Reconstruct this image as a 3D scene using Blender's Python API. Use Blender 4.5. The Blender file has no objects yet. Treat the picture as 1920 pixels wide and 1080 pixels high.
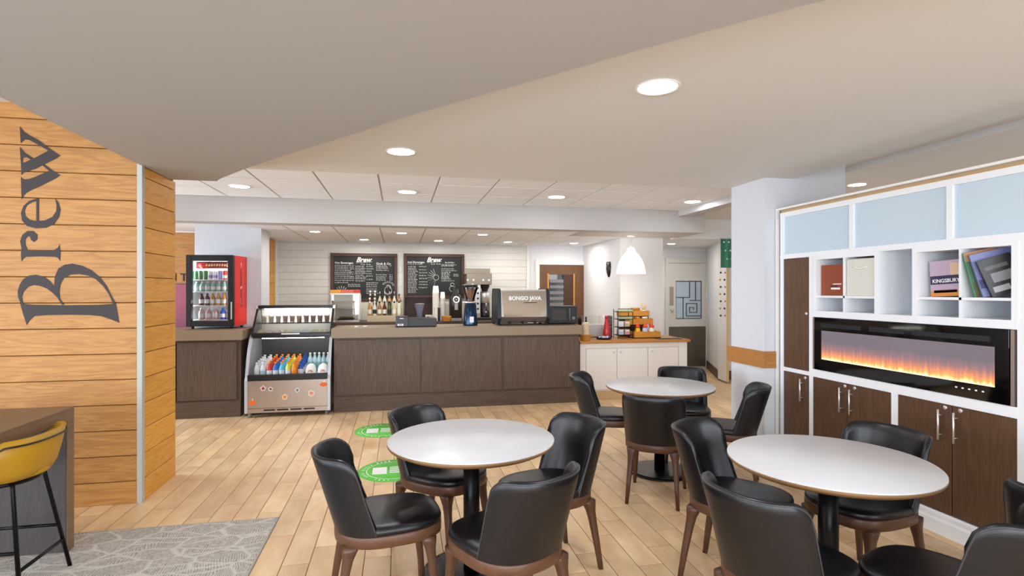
import bpy, bmesh, math, random
from mathutils import Vector, Matrix
random.seed(7)
PI = math.pi
S = bpy.context.scene
C = S.collection
# ------------------------------------------------------------------ camera
FPX, TH, HY, EYE = 1030.0, 0.2027, 544.5, 1.56
cam = bpy.data.objects.new('camera', bpy.data.cameras.new('camera'))
C.objects.link(cam); S.camera = cam
cam.location = (0, 0, EYE); cam.rotation_euler = (PI/2, 0, -TH)
cam.data.sensor_width = 36; cam.data.lens = FPX/1920*36
cam.data.shift_y = (HY-540)/1920; cam.data.clip_start = 0.05
# ------------------------------------------------------------------ world, daylight, exposure
w = bpy.data.worlds.new('world'); S.world = w; w.use_nodes = True
w.node_tree.nodes['Background'].inputs[0].default_value = (0.75, 0.85, 1.0, 1)
w.node_tree.nodes['Background'].inputs[1].default_value = 1.0
vs = S.view_settings
vs.view_transform = 'Standard'; vs.look = 'None'; vs.gamma = 1; vs.use_curve_mapping = False
vs.exposure = 0.66
DAY = .6
def area(name, loc, rot, sx, sy, power, col):
    l = bpy.data.lights.new(name, 'AREA'); l.shape = 'RECTANGLE'; l.size = sx; l.size_y = sy
    l.energy = power; l.color = col
    o = bpy.data.objects.new(name, l); C.objects.link(o); o.location = loc; o.rotation_euler = rot
    return o
# daylight standing in the window openings of the wall behind the camera and the left wall
for i, x in enumerate((-3.6, -0.6, 2.4)):
    area('window_daylight', (x, -3.32, 1.55), (PI/2, 0, 0), 2.3, 2.0, 150*DAY, (0.88, 0.94, 1.0))
for i, y in enumerate((-1.4, 1.6)):
    area('window_daylight', (-6.42, y, 1.6), (PI/2, 0, -PI/2), 2.3, 2.0, 130*DAY, (0.90, 0.95, 1.0))
area('window_daylight', (-6.42, 6.15, 1.5), (PI/2, 0, -PI/2), 1.8, 2.0, 175, (0.78, 0.88, 1.0))
LAMP = 95.0       # radiance of the downlight lenses
# ------------------------------------------------------------------ helpers
def srgb(h):
    h = h.lstrip('#'); v = [int(h[i:i+2], 16)/255 for i in (0, 2, 4)]
    return tuple(c/12.92 if c <= .04045 else ((c+.055)/1.055)**2.4 for c in v) + (1,)
class MB:
    """collects geometry for ONE mesh"""
    def __init__(s): s.bm = bmesh.new(); s.mi = 0
    def _faces(s, vs, fs, smooth=False):
        V = [s.bm.verts.new(v) for v in vs]; out = []
        for f in fs:
            try:
                F = s.bm.faces.new([V[i] for i in f]); F.smooth = smooth; F.material_index = s.mi; out.append(F)
            except ValueError: pass
        return V, out
    def box(s, lo, hi, bev=0, seg=1, M=None):
        x0, y0, z0 = lo; x1, y1, z1 = hi
        vs = [(x0,y0,z0),(x1,y0,z0),(x1,y1,z0),(x0,y1,z0),(x0,y0,z1),(x1,y0,z1),(x1,y1,z1),(x0,y1,z1)]
        if M is not None: vs = [M @ Vector(v) for v in vs]
        V, F = s._faces(vs, [(3,2,1,0),(4,5,6,7),(0,1,5,4),(1,2,6,5),(2,3,7,6),(3,0,4,7)])
        if bev:
            E = {e for f in F for e in f.edges}
            bmesh.ops.bevel(s.bm, geom=list(E), offset=bev, segments=seg, profile=.5, affect='EDGES', material=-1)
        return s
    def cyl(s, a, b, r0, r1=None, n=16, caps=True, smooth=True):
        a, b = Vector(a), Vector(b); r1 = r0 if r1 is None else r1
        d = (b-a).normalized(); u = d.orthogonal().normalized(); v = d.cross(u)
        vs = []
        for p, r in ((a, r0), (b, r1)):
            for i in range(n):
                t = 2*PI*i/n; vs.append(p+u*math.cos(t)*r+v*math.sin(t)*r)
        fs = [(i, (i+1) % n, n+(i+1) % n, n+i) for i in range(n)]
        s._faces(vs, fs, smooth)
        if caps:
            s._faces(vs[:n], [tuple(range(n))[::-1]]); s._faces(vs[n:], [tuple(range(n))])
        return s
    def lathe(s, prof, c=(0,0,0), n=24, smooth=True, M=None, close=True):
        vs = []
        for r, z in prof:
            for i in range(n):
                t = 2*PI*i/n; vs.append(Vector((c[0]+r*math.cos(t), c[1]+r*math.sin(t), c[2]+z)))
        fs = []
        for k in range(len(prof)-1):
            for i in range(n):
                j = (i+1) % n; fs.append((k*n+i, k*n+j, (k+1)*n+j, (k+1)*n+i))
        if M is not None: vs = [M @ v for v in vs]
        s._faces(vs, fs, smooth)
        if close:
            if prof[0][0] > 1e-5: s._faces(vs[:n], [tuple(range(n))[::-1]])
            if prof[-1][0] > 1e-5: s._faces(vs[-n:], [tuple(range(n))])
        return s
    def loft(s, rings, smooth=True, caps=True):
        n = len(rings[0]); vs = [p for r in rings for p in r]
        fs = [(k*n+i, k*n+(i+1) % n, (k+1)*n+(i+1) % n, (k+1)*n+i) for k in range(len(rings)-1) for i in range(n)]
        s._faces(vs, fs, smooth)
        if caps:
            s._faces(rings[0], [tuple(range(n))[::-1]], smooth); s._faces(rings[-1], [tuple(range(n))], smooth)
        return s
    def tube(s, path, r, n=8, closed=False):
        P = [Vector(p) for p in path]; rings = []; m = len(P)
        up = None
        for i in range(m):
            d = (P[(i+1) % m]-P[i-1]) if closed else (P[min(i+1, m-1)]-P[max(i-1, 0)])
            d.normalize()
            if up is None: up = d.orthogonal().normalized()
            up = (up-d*up.dot(d)).normalized(); v = d.cross(up)
            rings.append([P[i]+up*math.cos(2*PI*k/n)*r+v*math.sin(2*PI*k/n)*r for k in range(n)])
        if closed: rings.append(rings[0])
        return s.loft(rings, True, not closed)
    def prism(s, poly, h, M=None):
        """polygon in local xy (may be concave), extruded from z=0 to h, then transformed"""
        n = len(poly); a = [Vector((p[0], p[1], 0)) for p in poly]; b = [Vector((p[0], p[1], h)) for p in poly]
        if M is not None: a = [M @ v for v in a]; b = [M @ v for v in b]
        s._faces(a+b, [(i, (i+1) % n, n+(i+1) % n, n+i) for i in range(n)])
        V, F = s._faces(a, [tuple(range(n))[::-1]]); V2, F2 = s._faces(b, [tuple(range(n))])
        for q in F+F2: q.normal_update()
        if n > 4: bmesh.ops.triangulate(s.bm, faces=F+F2)
        return s
    def ball(s, c, r, sz=1, n=12, m=8):
        pr = [(max(r*math.sin(PI*k/m), 1e-4), -r*sz*math.cos(PI*k/m)) for k in range(m+1)]
        return s.lathe(pr, c, n)
    def mesh(s, name, mats):
        me = bpy.data.meshes.new(name)
        bmesh.ops.remove_doubles(s.bm, verts=s.bm.verts, dist=1e-6)
        bmesh.ops.recalc_face_normals(s.bm, faces=s.bm.faces)
        s.bm.to_mesh(me); s.bm.free()
        for m in (mats if isinstance(mats, (list, tuple)) else [mats]): me.materials.append(m)
        return me
    def build(s, name, mats, parent=None):
        o = bpy.data.objects.new(name, s.mesh(name, mats)); C.objects.link(o)
        if parent: o.parent = parent
        return o
def tag(o, label=None, cat=None, group=None, kind=None):
    if label: o['label'] = label
    if cat: o['category'] = cat
    if group: o['group'] = group
    if kind: o['kind'] = kind
    return o
def thing(name, label, cat, loc=(0,0,0), rz=0, group=None):
    o = bpy.data.objects.new(name, None); C.objects.link(o); o.empty_display_size = .1
    o.location = loc; o.rotation_euler = (0, 0, rz)
    return tag(o, label, cat, group)
def copy_tree(o, parent=None):
    c = o.copy(); C.objects.link(c); c.parent = parent
    for ch in list(o.children): copy_tree(ch, c)
    return c
def part(name, mesh, parent):
    o = bpy.data.objects.new(name, mesh); C.objects.link(o); o.parent = parent; return o
def box_part(name, lo, hi, m, parent=None, bev=0, seg=1):
    return MB().box(lo, hi, bev, seg).build(name, m, parent)
def struct(o): o['kind'] = 'structure'; return o
def text_mesh(s, size, ext=.0006, align='CENTER', bold=0):
    cu = bpy.data.curves.new('t', 'FONT'); cu.body = s; cu.size = size; cu.align_x = align; cu.align_y = 'CENTER'
    cu.extrude = ext; cu.offset = bold; cu.resolution_u = 2
    ob = bpy.data.objects.new('t', cu); me = bpy.data.meshes.new_from_object(ob)
    bpy.data.objects.remove(ob); bpy.data.curves.remove(cu); return me
def add_mesh(mb, me, M):
    vs = [M @ v.co for v in me.vertices]; mb._faces(vs, [tuple(p.vertices) for p in me.polygons])
    bpy.data.meshes.remove(me)
def frame_mat(o, u, v):
    """matrix: local x->u, y->v, z->u x v, origin o"""
    u, v = Vector(u), Vector(v); n = u.cross(v)
    return Matrix(((u.x, v.x, n.x, o[0]), (u.y, v.y, n.y, o[1]), (u.z, v.z, n.z, o[2]), (0, 0, 0, 1)))
# ------------------------------------------------------------------ materials
def newmat(name):
    m = bpy.data.materials.new(name); m.use_nodes = True
    return m, m.node_tree.nodes, m.node_tree.links, m.node_tree.nodes['Principled BSDF']
def mat(name, col, rough=.5, metal=0, var=0, vscale=8, bump=0, bscale=60, spec=.5, emit=0, trans=0, coat=0, alpha=1):
    m, N, L, B = newmat(name); c = srgb(col) if isinstance(col, str) else tuple(col)+(1,)
    B.inputs['Base Color'].default_value = c; B.inputs['Roughness'].default_value = rough
    B.inputs['Metallic'].default_value = metal; B.inputs['Specular IOR Level'].default_value = spec
    B.inputs['Transmission Weight'].default_value = trans; B.inputs['Coat Weight'].default_value = coat
    B.inputs['Alpha'].default_value = alpha
    if emit: B.inputs['Emission Color'].default_value = c; B.inputs['Emission Strength'].default_value = emit
    if var or bump:
        t = N.new('ShaderNodeTexCoord'); n = N.new('ShaderNodeTexNoise'); n.inputs['Scale'].default_value = vscale
        n.inputs['Detail'].default_value = 4; L.new(t.outputs['Object'], n.inputs['Vector'])
        if var:
            x = N.new('ShaderNodeMix'); x.data_type = 'RGBA'
            x.inputs[6].default_value = tuple(v*(1-var) for v in c[:3])+(1,); x.inputs[7].default_value = tuple(min(1, v*(1+var)) for v in c[:3])+(1,)
            L.new(n.outputs['Fac'], x.inputs[0]); L.new(x.outputs[2], B.inputs['Base Color'])
        if bump:
            n2 = N.new('ShaderNodeTexNoise'); n2.inputs['Scale'].default_value = bscale; L.new(t.outputs['Object'], n2.inputs['Vector'])
            b = N.new('ShaderNodeBump'); b.inputs['Strength'].default_value = bump; b.inputs['Distance'].default_value = .002
            L.new(n2.outputs['Fac'], b.inputs['Height']); L.new(b.outputs[0], B.inputs['Normal'])
    return m
def wood(name, c1, c2, axis='X', scale=1.0, rough=.45, rnd=.12, contrast=1.0, bump=.15, coat=0):
    """grain runs along axis; each board (object or mesh island) shifts in tone and grain"""
    m, N, L, B = newmat(name)
    t = N.new('ShaderNodeTexCoord'); oi = N.new('ShaderNodeObjectInfo'); g = N.new('ShaderNodeNewGeometry')
    ad = N.new('ShaderNodeMath'); ad.operation = 'ADD'; L.new(oi.outputs['Random'], ad.inputs[0]); L.new(g.outputs['Random Per Island'], ad.inputs[1])
    fr = N.new('ShaderNodeMath'); fr.operation = 'FRACT'; L.new(ad.outputs[0], fr.inputs[0])
    off = N.new('ShaderNodeVectorMath'); off.operation = 'SCALE'; off.inputs[0].default_value = (37, 53, 71); L.new(fr.outputs[0], off.inputs['Scale'])
    mp = N.new('ShaderNodeMapping'); k = {'X': (.5, 5, 5), 'Y': (5, .5, 5), 'Z': (5, 5, .5)}[axis]
    mp.inputs['Scale'].default_value = tuple(v*scale for v in k); L.new(t.outputs['Object'], mp.inputs['Vector'])
    va = N.new('ShaderNodeVectorMath'); L.new(mp.outputs[0], va.inputs[0]); L.new(off.outputs[0], va.inputs[1])
    n1 = N.new('ShaderNodeTexNoise'); n1.inputs['Scale'].default_value = 1.3; n1.inputs['Detail'].default_value = 3; n1.inputs['Distortion'].default_value = .6
    L.new(va.outputs[0], n1.inputs['Vector'])
    w1 = N.new('ShaderNodeMath'); w1.operation = 'MULTIPLY'; w1.inputs[1].default_value = 15; L.new(n1.outputs['Fac'], w1.inputs[0])
    w2 = N.new('ShaderNodeMath'); w2.operation = 'PINGPONG'; w2.inputs[1].default_value = 1; L.new(w1.outputs[0], w2.inputs[0])
    n2 = N.new('ShaderNodeTexNoise'); n2.inputs['Scale'].default_value = 9; n2.inputs['Detail'].default_value = 5; L.new(va.outputs[0], n2.inputs['Vector'])
    mx = N.new('ShaderNodeMath'); mx.operation = 'MULTIPLY_ADD'; mx.inputs[1].default_value = .45*contrast; L.new(w2.outputs[0], mx.inputs[0])
    n2s = N.new('ShaderNodeMath'); n2s.operation = 'MULTIPLY'; n2s.inputs[1].default_value = .75*contrast; L.new(n2.outputs['Fac'], n2s.inputs[0])
    L.new(n2s.outputs[0], mx.inputs[2])
    x = N.new('ShaderNodeMix'); x.data_type = 'RGBA'; x.inputs[6].default_value = srgb(c1); x.inputs[7].default_value = srgb(c2); L.new(mx.outputs[0], x.inputs[0])
    hs = N.new('ShaderNodeHueSaturation'); L.new(x.outputs[2], hs.inputs['Color'])
    mr = N.new('ShaderNodeMapRange'); mr.inputs['To Min'].default_value = 1-rnd; mr.inputs['To Max'].default_value = 1+rnd
    L.new(fr.outputs[0], mr.inputs['Value']); L.new(mr.outputs[0], hs.inputs['Value'])
    L.new(hs.outputs[0], B.inputs['Base Color']); B.inputs['Roughness'].default_value = rough; B.inputs['Coat Weight'].default_value = coat
    b = N.new('ShaderNodeBump'); b.inputs['Strength'].default_value = bump; b.inputs['Distance'].default_value = .002
    L.new(n2.outputs['Fac'], b.inputs['Height']); L.new(b.outputs[0], B.inputs['Normal'])
    return m
def glass(name, col='#ffffff', rough=.0, vis=.12):
    """thin architectural pane: mostly clear, with a mirror share"""
    m, N, L, B = newmat(name); N.remove(B)
    tr = N.new('ShaderNodeBsdfTransparent'); tr.inputs[0].default_value = srgb(col)
    gl = N.new('ShaderNodeBsdfGlossy'); gl.inputs['Roughness'].default_value = rough
    fz = N.new('ShaderNodeFresnel'); fz.inputs[0].default_value = 1.45
    ad = N.new('ShaderNodeMath'); ad.operation = 'MULTIPLY_ADD'; ad.inputs[1].default_value = 1; ad.inputs[2].default_value = vis*.3; L.new(fz.outputs[0], ad.inputs[0])
    mx = N.new('ShaderNodeMixShader'); L.new(ad.outputs[0], mx.inputs[0]); L.new(tr.outputs[0], mx.inputs[1]); L.new(gl.outputs[0], mx.inputs[2])
    L.new(mx.outputs[0], N['Material Output'].inputs[0]); return m
M = dict(
    white_wall=mat('white_wall', '#e9e9ea', .6), cool_wall=mat('cool_wall', '#d3d5da', .6), shiplap=mat('shiplap', '#dcd9d3', .5),
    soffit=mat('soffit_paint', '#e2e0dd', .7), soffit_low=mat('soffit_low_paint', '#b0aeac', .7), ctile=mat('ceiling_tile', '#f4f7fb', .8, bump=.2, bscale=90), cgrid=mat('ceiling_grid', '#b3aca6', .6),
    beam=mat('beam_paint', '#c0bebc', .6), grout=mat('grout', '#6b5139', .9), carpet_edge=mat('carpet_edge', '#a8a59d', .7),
    dark_wood=wood('dark_stained_wood', '#44342a', '#685444', 'Z', 1.6, .5, .05, .9), dark_wood_h=wood('dark_stained_wood_horizontal', '#44342a', '#645141', 'X', 1.6, .5, .05, .9),
    cab_wood=wood('cabinet_wood', '#47301f', '#674a35', 'Z', 1.8, .38, .05, .9), bar_wood=wood('bar_wood', '#6e5640', '#8a7058', 'Y', 1.6, .45, .05, .8),
    bar_dark=wood('bar_dark_wood', '#45403f', '#57514f', 'Z', 1.6, .5, .03, .7),  # darker copy of the bar wood, shade put into its colour
    pine=wood('golden_board', '#c4924f', '#99632c', 'X', 1.7, .5, .06, .9), pine_y=wood('golden_board_side', '#efb24c', '#cc8a2c', 'Y', 1.7, .5, .06, .9),
    oak_rail=wood('oak_rail', '#bd8345', '#a06a32', 'X', 1.4, .45, .04), walnut=wood('walnut', '#5e3d2b', '#43291c', 'Z', 3, .4, .05, .8), walnut_h=wood('walnut_rail', '#65432f', '#492e20', 'X', 3, .4, .05, .8),
    butcher=wood('butcher_block', '#c98f4c', '#a96c30', 'X', 2.5, .35, .05), bamboo=wood('bamboo', '#d99a3c', '#bd7f2a', 'X', 3, .45, .05),
    stone=mat('worktop_stone', '#8d7b63', .4, var=.08, vscale=60), laminate=mat('white_laminate', '#d2d2d4', .35, var=.02, vscale=5), edge=mat('table_edge', '#8a6640', .5),
    black_metal=mat('black_metal', '#101012', .35, .6), chrome=mat('chrome', '#e2e2e2', .38, .85), steel=mat('brushed_steel', '#b9aea6', .33, .9, var=.05, vscale=30), mirror=mat('polished_steel', '#d8d0c8', .08, 1),
    leather=mat('black_leather', '#080a11', .36, bump=.12, bscale=260, spec=.5), piping=mat('leather_piping', '#34353a', .3),  # piping is a real edge, its colour lightened to suggest daylight sheen
    mustard=mat('mustard_leather', '#b98a12', .45, bump=.1, bscale=250), cab_white=mat('cabinet_white', '#eceef2', .4), trim_white=mat('trim_white', '#eceae6', .45), cond_white=mat('cream_cabinet', '#eae6e0', .5),
    frosted=mat('frosted_panel', '#c2d4e1', .25), black=mat('black_plastic', '#141416', .35), gloss_black=mat('black_glass', '#050506', .06, spec=.6), grey=mat('grey_plastic', '#7c7c7e', .4), white=mat('white_plastic', '#f0efec', .4),
    paper=mat('cup_paper', '#efece2', .6), cream=mat('cream_tile', '#e6e1cf', .35), slate=mat('chalkboard_slate', '#0f1210', .55, var=.15, vscale=6), frame=wood('board_frame', '#573321', '#3d2316', 'X', 2, .5, .05), chalk=mat('chalk', '#e9e9e4', .9),
    red=mat('fridge_red', '#e3281d', .3), ink=mat('lettering_ink', '#2b2325', .6), silver_frame=mat('case_frame', '#c9cdd6', .3, .3), clear=glass('clear_glass'), pane=glass('door_pane', '#d8e6ea', .05, .3),
    green=mat('foliage_green', '#2f6b3c', .5), tan=mat('tan_base', '#c9a678', .5), brown_door=wood('brown_door', '#7a5230', '#5f3d22', 'Z', 1.5, .4, .04), white_door=mat('painted_door', '#dcdad2', .45), kick=mat('kick_plate', '#6e675c', .4, .4),
    corner=mat('corner_trim', '#b4b3ae', .45), gap=mat('board_gap', '#6b431b', .8))
def emitter(name, col, strength):
    m, N, L, B = newmat(name); N.remove(B); e = N.new('ShaderNodeEmission'); e.inputs[0].default_value = srgb(col); e.inputs[1].default_value = strength
    L.new(e.outputs[0], N['Material Output'].inputs[0]); return m
M['lens'] = emitter('downlight_lens', '#f3f6ff', LAMP); M['lens_back'] = emitter('downlight_lens_far', '#fff9f2', LAMP*1.4); M['lens_mid'] = emitter('downlight_lens_tiled', '#f3f6ff', LAMP*.42)
M['tube'] = emitter('case_light', '#fff7e8', 26)
def floor_tile_mat():
    m, N, L, B = newmat('wood_look_floor_tile')
    oi = N.new('ShaderNodeObjectInfo'); g = N.new('ShaderNodeNewGeometry'); t = N.new('ShaderNodeTexCoord')
    ad = N.new('ShaderNodeMath'); L.new(oi.outputs['Random'], ad.inputs[0]); L.new(g.outputs['Random Per Island'], ad.inputs[1])
    fr = N.new('ShaderNodeMath'); fr.operation = 'FRACT'; L.new(ad.outputs[0], fr.inputs[0])
    sc = N.new('ShaderNodeVectorMath'); sc.operation = 'SCALE'; sc.inputs[0].default_value = (31, 17, 5); L.new(fr.outputs[0], sc.inputs['Scale'])
    mp = N.new('ShaderNodeMapping'); mp.inputs['Scale'].default_value = (7, 2.2, 1); L.new(t.outputs['Object'], mp.inputs['Vector'])
    va = N.new('ShaderNodeVectorMath'); L.new(mp.outputs[0], va.inputs[0]); L.new(sc.outputs[0], va.inputs[1])
    n = N.new('ShaderNodeTexNoise'); n.inputs['Scale'].default_value = 1.2; n.inputs['Detail'].default_value = 5; L.new(va.outputs[0], n.inputs['Vector'])
    r = N.new('ShaderNodeValToRGB'); r.color_ramp.elements[0].position = .25; r.color_ramp.elements[0].color = srgb('#d2a87a'); r.color_ramp.elements[1].position = .72; r.color_ramp.elements[1].color = srgb('#f0d1a4')
    L.new(n.outputs['Fac'], r.inputs[0]); hs = N.new('ShaderNodeHueSaturation'); L.new(r.outputs[0], hs.inputs['Color'])
    mr = N.new('ShaderNodeMapRange'); mr.inputs['To Min'].default_value = .86; mr.inputs['To Max'].default_value = 1.06; L.new(fr.outputs[0], mr.inputs['Value']); L.new(mr.outputs[0], hs.inputs['Value'])
    L.new(hs.outputs[0], B.inputs['Base Color']); B.inputs['Roughness'].default_value = .42
    return m
def carpet_mat():
    m, N, L, B = newmat('patterned_carpet'); t = N.new('ShaderNodeTexCoord')
    n0 = N.new('ShaderNodeTexNoise'); n0.inputs['Scale'].default_value = 2.5; L.new(t.outputs['Object'], n0.inputs['Vector'])
    mxv = N.new('ShaderNodeMix'); mxv.data_type = 'VECTOR'; mxv.inputs[0].default_value = .12; L.new(t.outputs['Object'], mxv.inputs[4]); L.new(n0.outputs['Color'], mxv.inputs[5])
    mp = N.new('ShaderNodeMapping'); mp.inputs['Rotation'].default_value = (0, 0, .6); mp.inputs['Scale'].default_value = (4.2, 9, 1); L.new(mxv.outputs[1], mp.inputs['Vector'])
    v = N.new('ShaderNodeTexVoronoi'); v.feature = 'DISTANCE_TO_EDGE'; v.inputs['Scale'].default_value = 1.0; L.new(mp.outputs[0], v.inputs['Vector'])
    r = N.new('ShaderNodeValToRGB'); r.color_ramp.elements[0].position = .015; r.color_ramp.elements[0].color = (1, 1, 1, 1); r.color_ramp.elements[1].position = .06; r.color_ramp.elements[1].color = (0, 0, 0, 1); L.new(v.outputs['Distance'], r.inputs[0])
    wv = N.new('ShaderNodeTexWave'); wv.inputs['Scale'].default_value = 26; wv.inputs['Distortion'].default_value = 3; L.new(mxv.outputs[1], wv.inputs['Vector'])
    n = N.new('ShaderNodeTexNoise'); n.inputs['Scale'].default_value = 45; n.inputs['Detail'].default_value = 6; L.new(t.outputs['Object'], n.inputs['Vector'])
    mu = N.new('ShaderNodeMath'); mu.operation = 'MULTIPLY_ADD'; mu.inputs[1].default_value = .4; L.new(wv.outputs['Fac'], mu.inputs[0]); L.new(n.outputs['Fac'], mu.inputs[2])
    r2 = N.new('ShaderNodeValToRGB'); r2.color_ramp.elements[0].position = .35; r2.color_ramp.elements[0].color = srgb('#857f78'); r2.color_ramp.elements[1].position = .95; r2.color_ramp.elements[1].color = srgb('#c6c0b6'); L.new(mu.outputs[0], r2.inputs[0])
    x = N.new('ShaderNodeMix'); x.data_type = 'RGBA'; L.new(r.outputs[0], x.inputs[0]); L.new(r2.outputs[0], x.inputs[6]); x.inputs[7].default_value = srgb('#c9c4ba')
    L.new(x.outputs[2], B.inputs['Base Color']); B.inputs['Roughness'].default_value = .95
    b = N.new('ShaderNodeBump'); b.inputs['Strength'].default_value = .6; b.inputs['Distance'].default_value = .004; L.new(mu.outputs[0], b.inputs['Height']); L.new(b.outputs[0], B.inputs['Normal'])
    return m
M['ftile'] = floor_tile_mat(); M['carpet'] = carpet_mat()
# ================================================================== FLOOR
X0, X1, Y0, Y1 = -6.3, 6.4, -3.2, 10.1
floor = struct(box_part('floor', (X0-.2, Y0-.2, -.12), (X1+.2, Y1+.2, -.0025), M['grout']))
CARX, CARY = -.807, 4.02
tw, tl, gap = .1524, .6096, .0042
def proj(x, y, z=0):
    c, s = math.cos(TH), math.sin(TH); d = x*s+y*c; r = x*c-y*s
    return (960+FPX*r/d, HY-FPX*(z-EYE)/d, d) if d > .3 else None
tiles = []
k0 = int((X0-CARX)/tw)-1; k1 = int((X1-CARX)/tw)+1
for k in range(k0, k1+1):
    xa, xb = CARX+k*tw, CARX+(k+1)*tw
    ph = 3.31+tl*((k-1) % 3)/3
    j0 = math.floor((Y0-ph)/tl)
    for j in range(j0, int((Y1-ph)/tl)+2):
        ya, yb = ph+j*tl, ph+(j+1)*tl
        if xa < CARX-.01:
            if yb < CARY+.01: continue
            ya = max(ya, CARY+.003)
        a, b = max(ya, Y0), min(yb, Y1)
        if b-a < .03 or xb > X1: continue
        full = abs((b-a)-tl) < 1e-4
        cs = [proj(x, y) for x in (xa, xb) for y in (a, b)]
        ar = 0
        if all(cs):
            px = [c[0] for c in cs]; py = [c[1] for c in cs]
            if max(px) > 0 and min(px) < 1920 and min(py) < 1080:
                blocked = xb < -1.85 and b > 4.5 or a > 7.33 and xb < 2.6 or xa > 3.4
                ar = 0 if blocked else (min(max(px), 1920)-max(min(px), 0))*(min(max(py), 1080)-min(py))
        tiles.append((ar, xa, xb, a, b, full))
tiles.sort(key=lambda t: -t[0])
def tile_box(mb, x0, x1, y0, y1):
    g = gap/2; e = .0025; z0, z1 = -.006, 0
    a = (x0+g, y0+g, x1-g, y1-g); r0 = [(a[0],a[1],z0),(a[2],a[1],z0),(a[2],a[3],z0),(a[0],a[3],z0)]
    r1 = [(x, y, -.0012) for x, y, z in r0]; r2 = [(a[0]+e,a[1]+e,z1),(a[2]-e,a[1]+e,z1),(a[2]-e,a[3]-e,z1),(a[0]+e,a[3]-e,z1)]
    vs = r0+r1+r2; fs = []
    for k in (0, 4): fs += [(k+i, k+(i+1) % 4, k+4+(i+1) % 4, k+4+i) for i in range(4)]
    mb._faces(vs, fs+[(8, 9, 10, 11)])
std = MB(); tile_box(std, -tw/2, tw/2, -tl/2, tl/2); std = std.mesh('floor_tile', M['ftile'])
rest = MB(); nt = 0
for ar, xa, xb, a, b, full in tiles:
    if nt < 300 and ar > 0:
        nt += 1
        if full: me = std
        else:
            mb = MB(); tile_box(mb, -tw/2, tw/2, -(b-a)/2, (b-a)/2); me = mb.mesh('floor_tile', M['ftile'])
        o = part('floor_tile', me, floor); o.location = ((xa+xb)/2, (a+b)/2, 0)
    else: tile_box(rest, xa, xb, a, b)
tag(rest.build('floor_tile_field', M['ftile'], floor), kind='stuff')
cp = thing('carpet', 'grey carpet with leaf pattern set into the tiled floor under the bar table', 'carpet')
box_part('carpet_pile', (X0, Y0+.21, -.02), (CARX-.012, CARY-.012, .004), M['carpet'], cp)
mb = MB(); mb.box((CARX-.012, Y0+.21, -.02), (CARX-.001, CARY, .003)); mb.box((X0, CARY-.012, -.02), (CARX-.001, CARY, .003)); mb.build('edge_strip', M['carpet_edge'], cp)
# ================================================================== WALLS
def wall(name, lo, hi, m): return struct(box_part(name, lo, hi, m))
wb = wall('wall_back', (-2.02, 10.0, 0), (2.36, 10.2, 2.6), M['shiplap'])
zz = 1.0
while zz < 2.38:
    box_part('board', (-2.02, 9.988, zz), (2.36, 10.0, min(zz+.121, 2.392)), M['shiplap'], wb, .002); zz += .125
wall('wall_back', (2.36, 10.06, 0), (6.6, 10.3, 2.6), M['white_wall'])
struct(box_part('trim_1', (2.335, 9.97, 0), (2.375, 10.06, 2.392), M['white_wall']))
# left wall of the staff area with a golden wood strip
wl = wall('wall_left', (-2.2, 8.3, 0), (-2.02, 10.0, 2.6), M['white_wall'])
for i in range(13): box_part('board', (-2.02, 9.34, i*.1865), (-2.008, 9.70, min((i+1)*.1865-.004, 2.39)), M['pine_y'], wl, .002)
wall('wall_pillar', (-2.645, 7.95, 0), (-1.823, 8.417, 2.6), M['cool_wall'])
# golden wood wall far left behind the pillar
wg = wall('wall_far', (-5.2, 9.0, 0), (-2.2, 9.2, 2.6), M['white_wall'])
for i in range(13): box_part('board', (-4.4, 8.985, i*.1865), (-2.3, 9.0, min((i+1)*.1865-.004, 2.42)), M['pine'], wg, .002)
# wood clad wall end with the big lettering
ww = wall('wall_wood', (X0, 4.517, 0), (-1.873, 5.126, 2.95), M['gap'])
zb = -.0195
for k in range(17):
    z0, z1 = max(zb+k*.1865, 0), min(zb+(k+1)*.1865-.005, 2.89)
    if z1-z0 < .01: continue
    mb = MB().box((-3.4, 4.497, z0), (-1.882, 4.517, z1), .003); mb.build('board', M['pine'], ww)
    if z0 < 2.47: MB().box((-1.873, 4.535, z0), (-1.853, 5.126, min(z1, 2.475)), .003).build('board', M['pine_y'], ww)
mb = MB(); mb.box((-1.880, 4.490, 0), (-1.846, 4.534, 2.95)); struct(mb.build('trim_2', M['corner']))
# white block behind the condiment counter
wall('wall_block', (3.458, 8.24, 0), (4.194, 10.06, 2.6), M['white_wall'])
# corridor side wall, its dark base and header
mb = MB(); mb.prism([(5.45, 8.62), (6.07, 10.05), (6.3, 10.05), (6.3, 8.62)], 2.41); struct(mb.build('wall_right', M['white_wall']))
mb = MB(); mb.prism([(5.43, 8.60), (6.055, 10.045), (6.07, 10.045), (5.46, 8.625), (5.75, 8.625), (5.75, 8.60)], .16); struct(mb.build('baseboard_right', M['dark_wood_h']))
wall('wall_header', (4.306, 8.0, 2.385), (6.4, 8.2, 2.75), M['white_wall'])
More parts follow.
